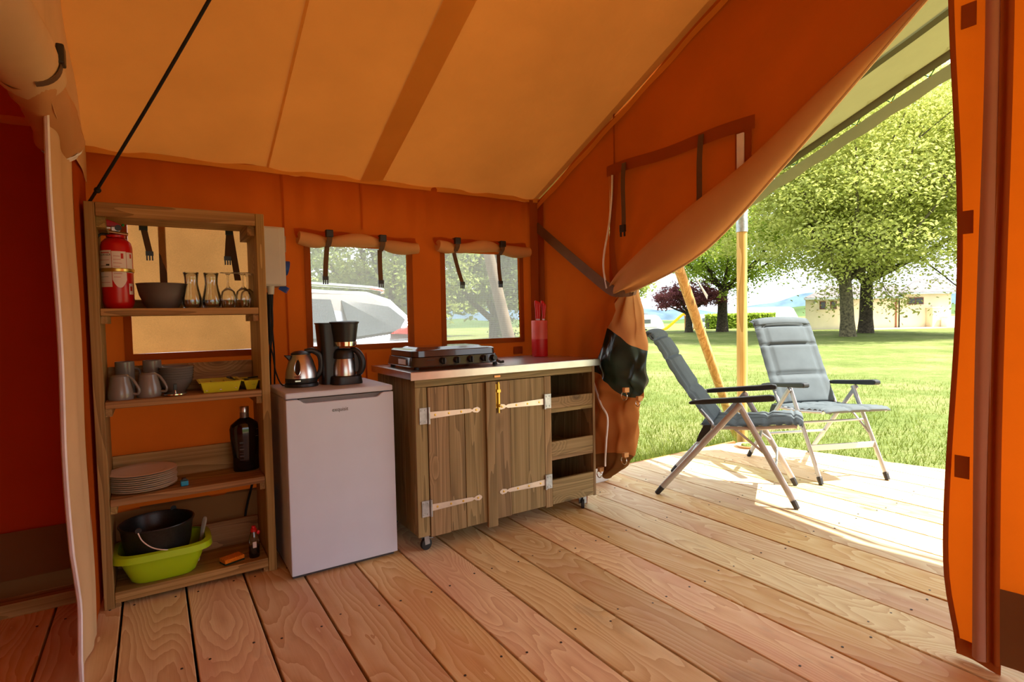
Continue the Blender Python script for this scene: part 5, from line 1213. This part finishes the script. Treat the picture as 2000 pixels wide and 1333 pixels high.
for q, (x, y, a) in enumerate(((1.11, 2.60, .2), (2.15, 2.60, .9), (1.11, 3.03, .5), (2.15, 3.03, .3))):
    c = obj('caster', MB().box(x-.022, x+.022, y-.022, y+.022, CZ0-.006, CZ0-.001), GALV, t)
    d = Vector((math.cos(a), math.sin(a), 0)); s = Vector((-d.y, d.x, 0)); p = Vector((x, y, 0))+d*.012
    m = MB()
    for w in (-1, 1): m.bar(p+s*w*.013+Vector((0, 0, .085)), p+s*w*.013+d*.006+Vector((0, 0, .030)), .003, .026)
    m.cyl(Vector((x, y, .078)), Vector((x, y, .088)), .017); obj('fork', m, GALV, c)
    m = MB(); cc_ = p+d*.006+Vector((0, 0, .030)); m.tube([cc_-s*.010, cc_-s*.008, cc_+s*.008, cc_+s*.010], [.026, .030, .030, .026], 20); obj('wheel', m, RUBBER, c, smooth=True)
    obj('brake_lever', MB().bar(p+d*.01+Vector((0, 0, .062)), p+d*.045+Vector((0, 0, .052)), .018, .003), GALV, c)
t = thing('worktop', 'stainless steel worktop lying on the plank cabinet', 'worktop', (1.03, 2.53, .873))
obj('steel_sheet', MB().box(1.040, 2.236, 2.532, 3.105, .873, .910), STEEL, t, bev=.002)
obj('front_lip', MB().box(1.038, 2.238, 2.526, 2.532, .870, .909), STEEL, t, bev=.0015)

# gas stove
gx0, gx1, gy0, gy1, gz0 = 1.088, 1.600, 2.615, 3.0, .911
t = thing('gas_stove', 'dark brown tabletop gas stove with closed lid and five knobs', 'stove', (gx0, gy0, gz0))
for x in (gx0+.03, gx1-.02):
    for y in (gy0+.03, gy1-.03): obj('rubber_foot', MB().cyl((x, y, gz0), (x, y, gz0+.014), .014, .011), RUBBER, t)
def rbx(a, b, c, d, z, e=9): return rr((a+b)/2, (c+d)/2, (b-a)/2, (d-c)/2, z, 48, e)
obj('body', loft([rbx(gx0-.004, gx1+.004, gy0-.004, gy1+.004, gz0+.013), rbx(gx0-.006, gx1+.006, gy0-.006, gy1+.004, gz0+.018), rbx(gx0+.004, gx1-.004, gy0+.006, gy1-.004, gz0+.060), rbx(gx0+.012, gx1-.012, gy0+.014, gy1-.01, gz0+.062)], True, True), STOVE, t, smooth=True)
ld_ = obj('lid', loft([rbx(gx0+.010, gx1-.010, gy0+.012, gy1-.008, gz0+.0635), rbx(gx0+.012, gx1-.012, gy0+.014, gy1-.01, gz0+.092), rbx(gx0+.022, gx1-.022, gy0+.026, gy1-.02, gz0+.099), rbx(gx0+.060, gx1-.060, gy0+.070, gy1-.06, gz0+.099), rbx(gx0+.072, gx1-.072, gy0+.084, gy1-.075, gz0+.108), rbx(gx0+.10, gx1-.10, gy0+.12, gy1-.11, gz0+.108)], True, True), STOVE, t, smooth=True)
obj('hinge', MB().box(gx1-.04, gx1-.01, gy1-.012, gy1-.002, gz0+.06, gz0+.075), BLACK, t)
pts_k = [1.250, 1.330, 1.410, 1.490, 1.553]
for i, x in enumerate(pts_k):
    k_ = obj('knob', MB().lathe([(.0, -.022), (.0135, -.022), (.015, -.016), (.018, -.004), (.019, 0)], (x, gy0+.001, gz0+.040), 22, ax='Y'), BLACK, t, smooth=True)
    if i < 4: obj('knob_ridge', MB().box(x-.0035, x+.0035, gy0-.034, gy0-.020, gz0+.024, gz0+.056), BLACK, k_, bev=.001)
obj('rating_sticker', MB().box(gx0-.0045, gx0-.0035, 2.70, 2.80, gz0+.024, gz0+.050), PAPER, t)
obj('print_line', MB().box(1.165, 1.205, gy0-.0035, gy0-.001, gz0+.0460, gz0+.0485), plain('stove_print', (.015, .010, .008, 1), .5), t)
obj('gas_inlet', MB().tube([(gx1-.01, gy0+.03, gz0+.022), (gx1+.012, gy0+.022, gz0+.010), (gx1+.03, gy0+.02, gz0+.012)], .008, 8), BLACK, t)

# knife block and knives
kb = (2.105, 2.955)
t = thing('knife_block', 'two-tone red round knife block in the corner of the worktop', 'knife block', (kb[0], kb[1], .911))
obj('lower_half', MB().lathe([(0, .911), (.050, .911), (.0515, .915), (.0515, 1.022), (0, 1.022)], (kb[0], kb[1], 0), 32), REDP, t, smooth=True); obj('upper_half', MB().lathe([(0, 1.0225), (.0515, 1.0225), (.0515, 1.138), (.049, 1.141), (0, 1.141)], (kb[0], kb[1], 0), 32), PINKP, t, smooth=True)
kn = thing('kitchen_knife', '', 'knife', (0,0,0), 0, 'red kitchen knives in the knife block')
obj('handle', loft([rr(0, 0, .008, .006, .012, 16, 2.5), rr(.002, 0, .010, .007, .03, 16, 2.5), rr(0, 0, .0095, .007, .07, 16, 2.5), rr(-.002, 0, .012, .008, .105, 16, 2.5), rr(-.004, 0, .010, .007, .122, 16, 2.5), rr(-.006, 0, .004, .003, .128, 16, 2.5)], True, True), REDP, kn, smooth=True)
obj('bolster', MB().box(-.007, .007, -.0025, .0025, 0, .013), CHROME, kn)
spots = [(-.030, -.012, .02, 'red knife at the left of the round knife block', 1.0), (.004, .012, .04, 'red knife in the middle back of the knife block', .95), (.014, -.022, .14, 'tilted red knife in the middle front of the knife block', .85), (.036, .004, -.02, 'red knife at the right of the knife block', 1.0)]
for i, (dx, dy, tl, lab, sc) in enumerate(spots):
    L_ = (kb[0]+dx, kb[1]+dy, 1.1415)
    if i == 0: place(kn, L_, 0, (0, tl, -.6)); kn['label'] = lab
    else: dup(kn, L_, 0, lab, (0, tl, -.6), (1, 1, sc))

# white canister on the deck behind the curtain bunch
t = thing('water_canister', 'white plastic canister on the deck behind the tied curtain', 'canister', (2.58, 3.02, 0))
obj('body', loft([rr(2.60, 3.03, .092, .082, .0, 32, 5), rr(2.60, 3.03, .098, .088, .012, 32, 5), rr(2.60, 3.03, .098, .088, .27, 32, 5), rr(2.60, 3.03, .07, .06, .30, 32, 5)], True, True), WPLAST, t, smooth=True)
obj('screw_cap', MB().cyl((2.60, 3.03, .30), (2.60, 3.03, .33), .028), WPLAST, t); obj('grip', MB().tube(catmull([(2.55, 3.03, .29), (2.555, 3.03, .34), (2.645, 3.03, .34), (2.65, 3.03, .29)], 4), .012, 8), WPLAST, t, smooth=True)

# saucer with plant bits at the deck corner
t = thing('plant_saucer', 'shallow clay saucer with green moss at the far deck corner', 'saucer', (4.30, 2.98, 0))
obj('dish', MB().lathe([(0, 0), (.07, 0), (.085, .018), (.09, .022), (.082, .022), (.068, .006), (0, .005)], (4.30, 2.98, 0), 30), plain('clay', srgb(196, 160, 128), .85), t, smooth=True)
m = MB()
for k in range(14): a = rnd.uniform(0, 6.28); r_ = rnd.uniform(0, .05); m.ball((4.30+r_*math.cos(a), 2.98+r_*math.sin(a), .016), rnd.uniform(.008, .018), None, .010, 8, 5)
o = obj('moss', m, plain('moss', srgb(96, 110, 40), .95, var=.2, vscale=60), t, smooth=True); o['kind'] = 'stuff'

# ------------------------------------------------------------------ reclining folding chairs
def flat_tube(a, b, w=.030, th=.016, side=(0, 1, 0)): return MB().bar(a, b, th, w, up=Vector(b)-Vector(a) and Vector((0, 0, 1)))
def make_chair(label, recline):
    t = thing('folding_chair', label, 'chair', (0,0,0), 0, 'padded reclining chairs on the porch')
    HWd = .272
    bp = {0: [(-.075, .475), (-.125, .56), (-.20, .70), (-.272, .845), (-.322, .95), (-.362, 1.03), (-.400, 1.082), (-.440, 1.088)],
          1: [(-.075, .475), (-.145, .56), (-.240, .69), (-.328, .825), (-.380, .92), (-.425, .985), (-.468, 1.026), (-.512, 1.028)]}[recline]
    for s in (-1, 1):
        y = s*HWd
        lg = obj('rear_leg', MB().tube([(-.385, y, .04), (.095, y, .612)], .0185, 12, True, .52), ALU, t, smooth=True)
        obj('foot_cap', MB().tube([(-.412, y, .004), (-.376, y, .050)], [.016, .0185], 10), FOOT, lg, smooth=True)
        y2 = s*(HWd-.020)
        lg = obj('front_leg', MB().tube([(.385, y2, .04), (.080, y2, .612)], .0185, 12, True, .52), ALU, t, smooth=True)
        obj('foot_cap', MB().tube([(.402, y2, .004), (.380, y2, .050)], [.016, .0185], 10), FOOT, lg, smooth=True)
        ya = s*(HWd+.004)
        pr = [(-.20, .598), (-.12, .603), (.02, .617), (.20, .632), (.275, .640), (.288, .650), (.283, .672), (.255, .676), (.02, .648), (-.12, .634), (-.19, .620), (-.21, .610)]
        obj('armrest', MB().prism(pr, 'Y', ya-.024, ya+.024), DARKP, t, bev=.007)
        obj('seat_rail', MB().tube([(-.13, s*.238, .452), (.16, s*.238, .462), (.385, s*.238, .490), (.40, s*.238, .485)], .0125, 10), ALU, t, smooth=True)
        obj('back_rail', MB().tube(catmull([(-.088, s*.232, .445)]+[(x_, s*.232, z_) for x_, z_ in bp[:2]], 4), .0125, 10), ALU, t, smooth=True)
        obj('hinge_bracket', MB().prism([(-.12, .47), (-.075, .472), (-.08, .44), (-.148, .36), (-.168, .36), (-.150, .41)], 'Y', s*.256-.010, s*.256+.006), DARKP, t, bev=.004)
        obj('link_strut', MB().tube([(.06, s*.240, .45), (.245, s*.244, .30)], .008, 8), ALU, t, smooth=True)
        obj('arm_pivot', MB().cyl((-.175, s*.232, .612), (-.175, s*.268, .612), .014), GALV, t)
    obj('front_cross_bar', MB().bar((.288, -.25, .225), (.288, .25, .225), .012, .042), ALU, t, bev=.004)
    obj('seat_cross_bar', MB().tube([(.195, -.25, .385), (.195, .25, .385)], .009, 8), ALU, t, smooth=True)
    obj('rear_cross_bar', MB().tube([(-.23, -.268, .22), (-.23, .268, .22)], .010, 8), ALU, t, smooth=True)
    # quilted back: closed pad following an S-curve
    bk = catmull([(x_, 0, z_) for x_, z_ in bp], 8)
    def pad(path, hw, thick, pinch, side_pinch, up=1):
        n = len(path); m = MB()
        def surf(u, v, s):
            i = v*(n-1); k = min(n-2, int(i)); p = path[k].lerp(path[k+1], i-k); d = (path[min(n-1, k+1)]-path[k]).normalized(); nn_ = Vector((d.z, 0, -d.x))*up
            e = math.sin(u*PI)**.35*math.sin(min(1, max(0, v))*PI)**.18
            f_ = 1
            for c, w in pinch: f_ *= 1-.75*math.exp(-((v-c)/w)**2)
            for c, w in side_pinch: f_ *= 1-.55*math.exp(-((u-c)/w)**2)
            y = -hw+2*hw*u
            return tuple(p+nn_*(thick*e*f_*(1 if s > 0 else .45)*s)+Vector((0, y, 0))+Vector((0, 0, .004*math.sin(v*70)*(1 if abs(u-.5) > .44 else 0))))
        m.grid(lambda u, v: surf(u, v, 1), 28, 64); m.grid(lambda u, v: surf(u, v, -1), 28, 64); return m
    obj('back_pad', pad(bk, .250, .036, [(.26, .012), (.50, .012), (.735, .010)], [(.13, .02), (.87, .02)]), SLATE, t, smooth=True, angle=180)
    hd_ = [p+Vector((.012, 0, .004)) for p in bk[int(len(bk)*.76):]]
    obj('headrest', pad(hd_, .240, .034, [], []), SLATE, t, smooth=True, angle=180)
    st_ = catmull([(-.145, 0, .462), (-.02, 0, .466), (.14, 0, .474), (.30, 0, .495), (.40, 0, .502), (.432, 0, .488)], 8)
    obj('seat_pad', pad(st_, .245, .022, [(.30, .015), (.52, .015), (.76, .015)], [(.36, .02), (.64, .02)], -1), SLATE, t, smooth=True, angle=180)
    return t
def face(dx, dy): return math.atan2(dy, dx)
# feet centres measured on the deck
l = Vector(((2.71+3.24+3.13+3.595)/4, (2.552+2.802+1.865+2.104)/4, 0)); r = Vector(((4.002+3.719+4.239+4.542)/4, (2.774+2.055+1.832+2.511)/4, 0))
place(make_chair('slate padded folding chair nearer the curtain, turned to the right', 1), tuple(l), face(.42, -.69))
place(make_chair('slate padded folding chair in full sun, facing the tent', 0), tuple(r), face(-.30, -.69))
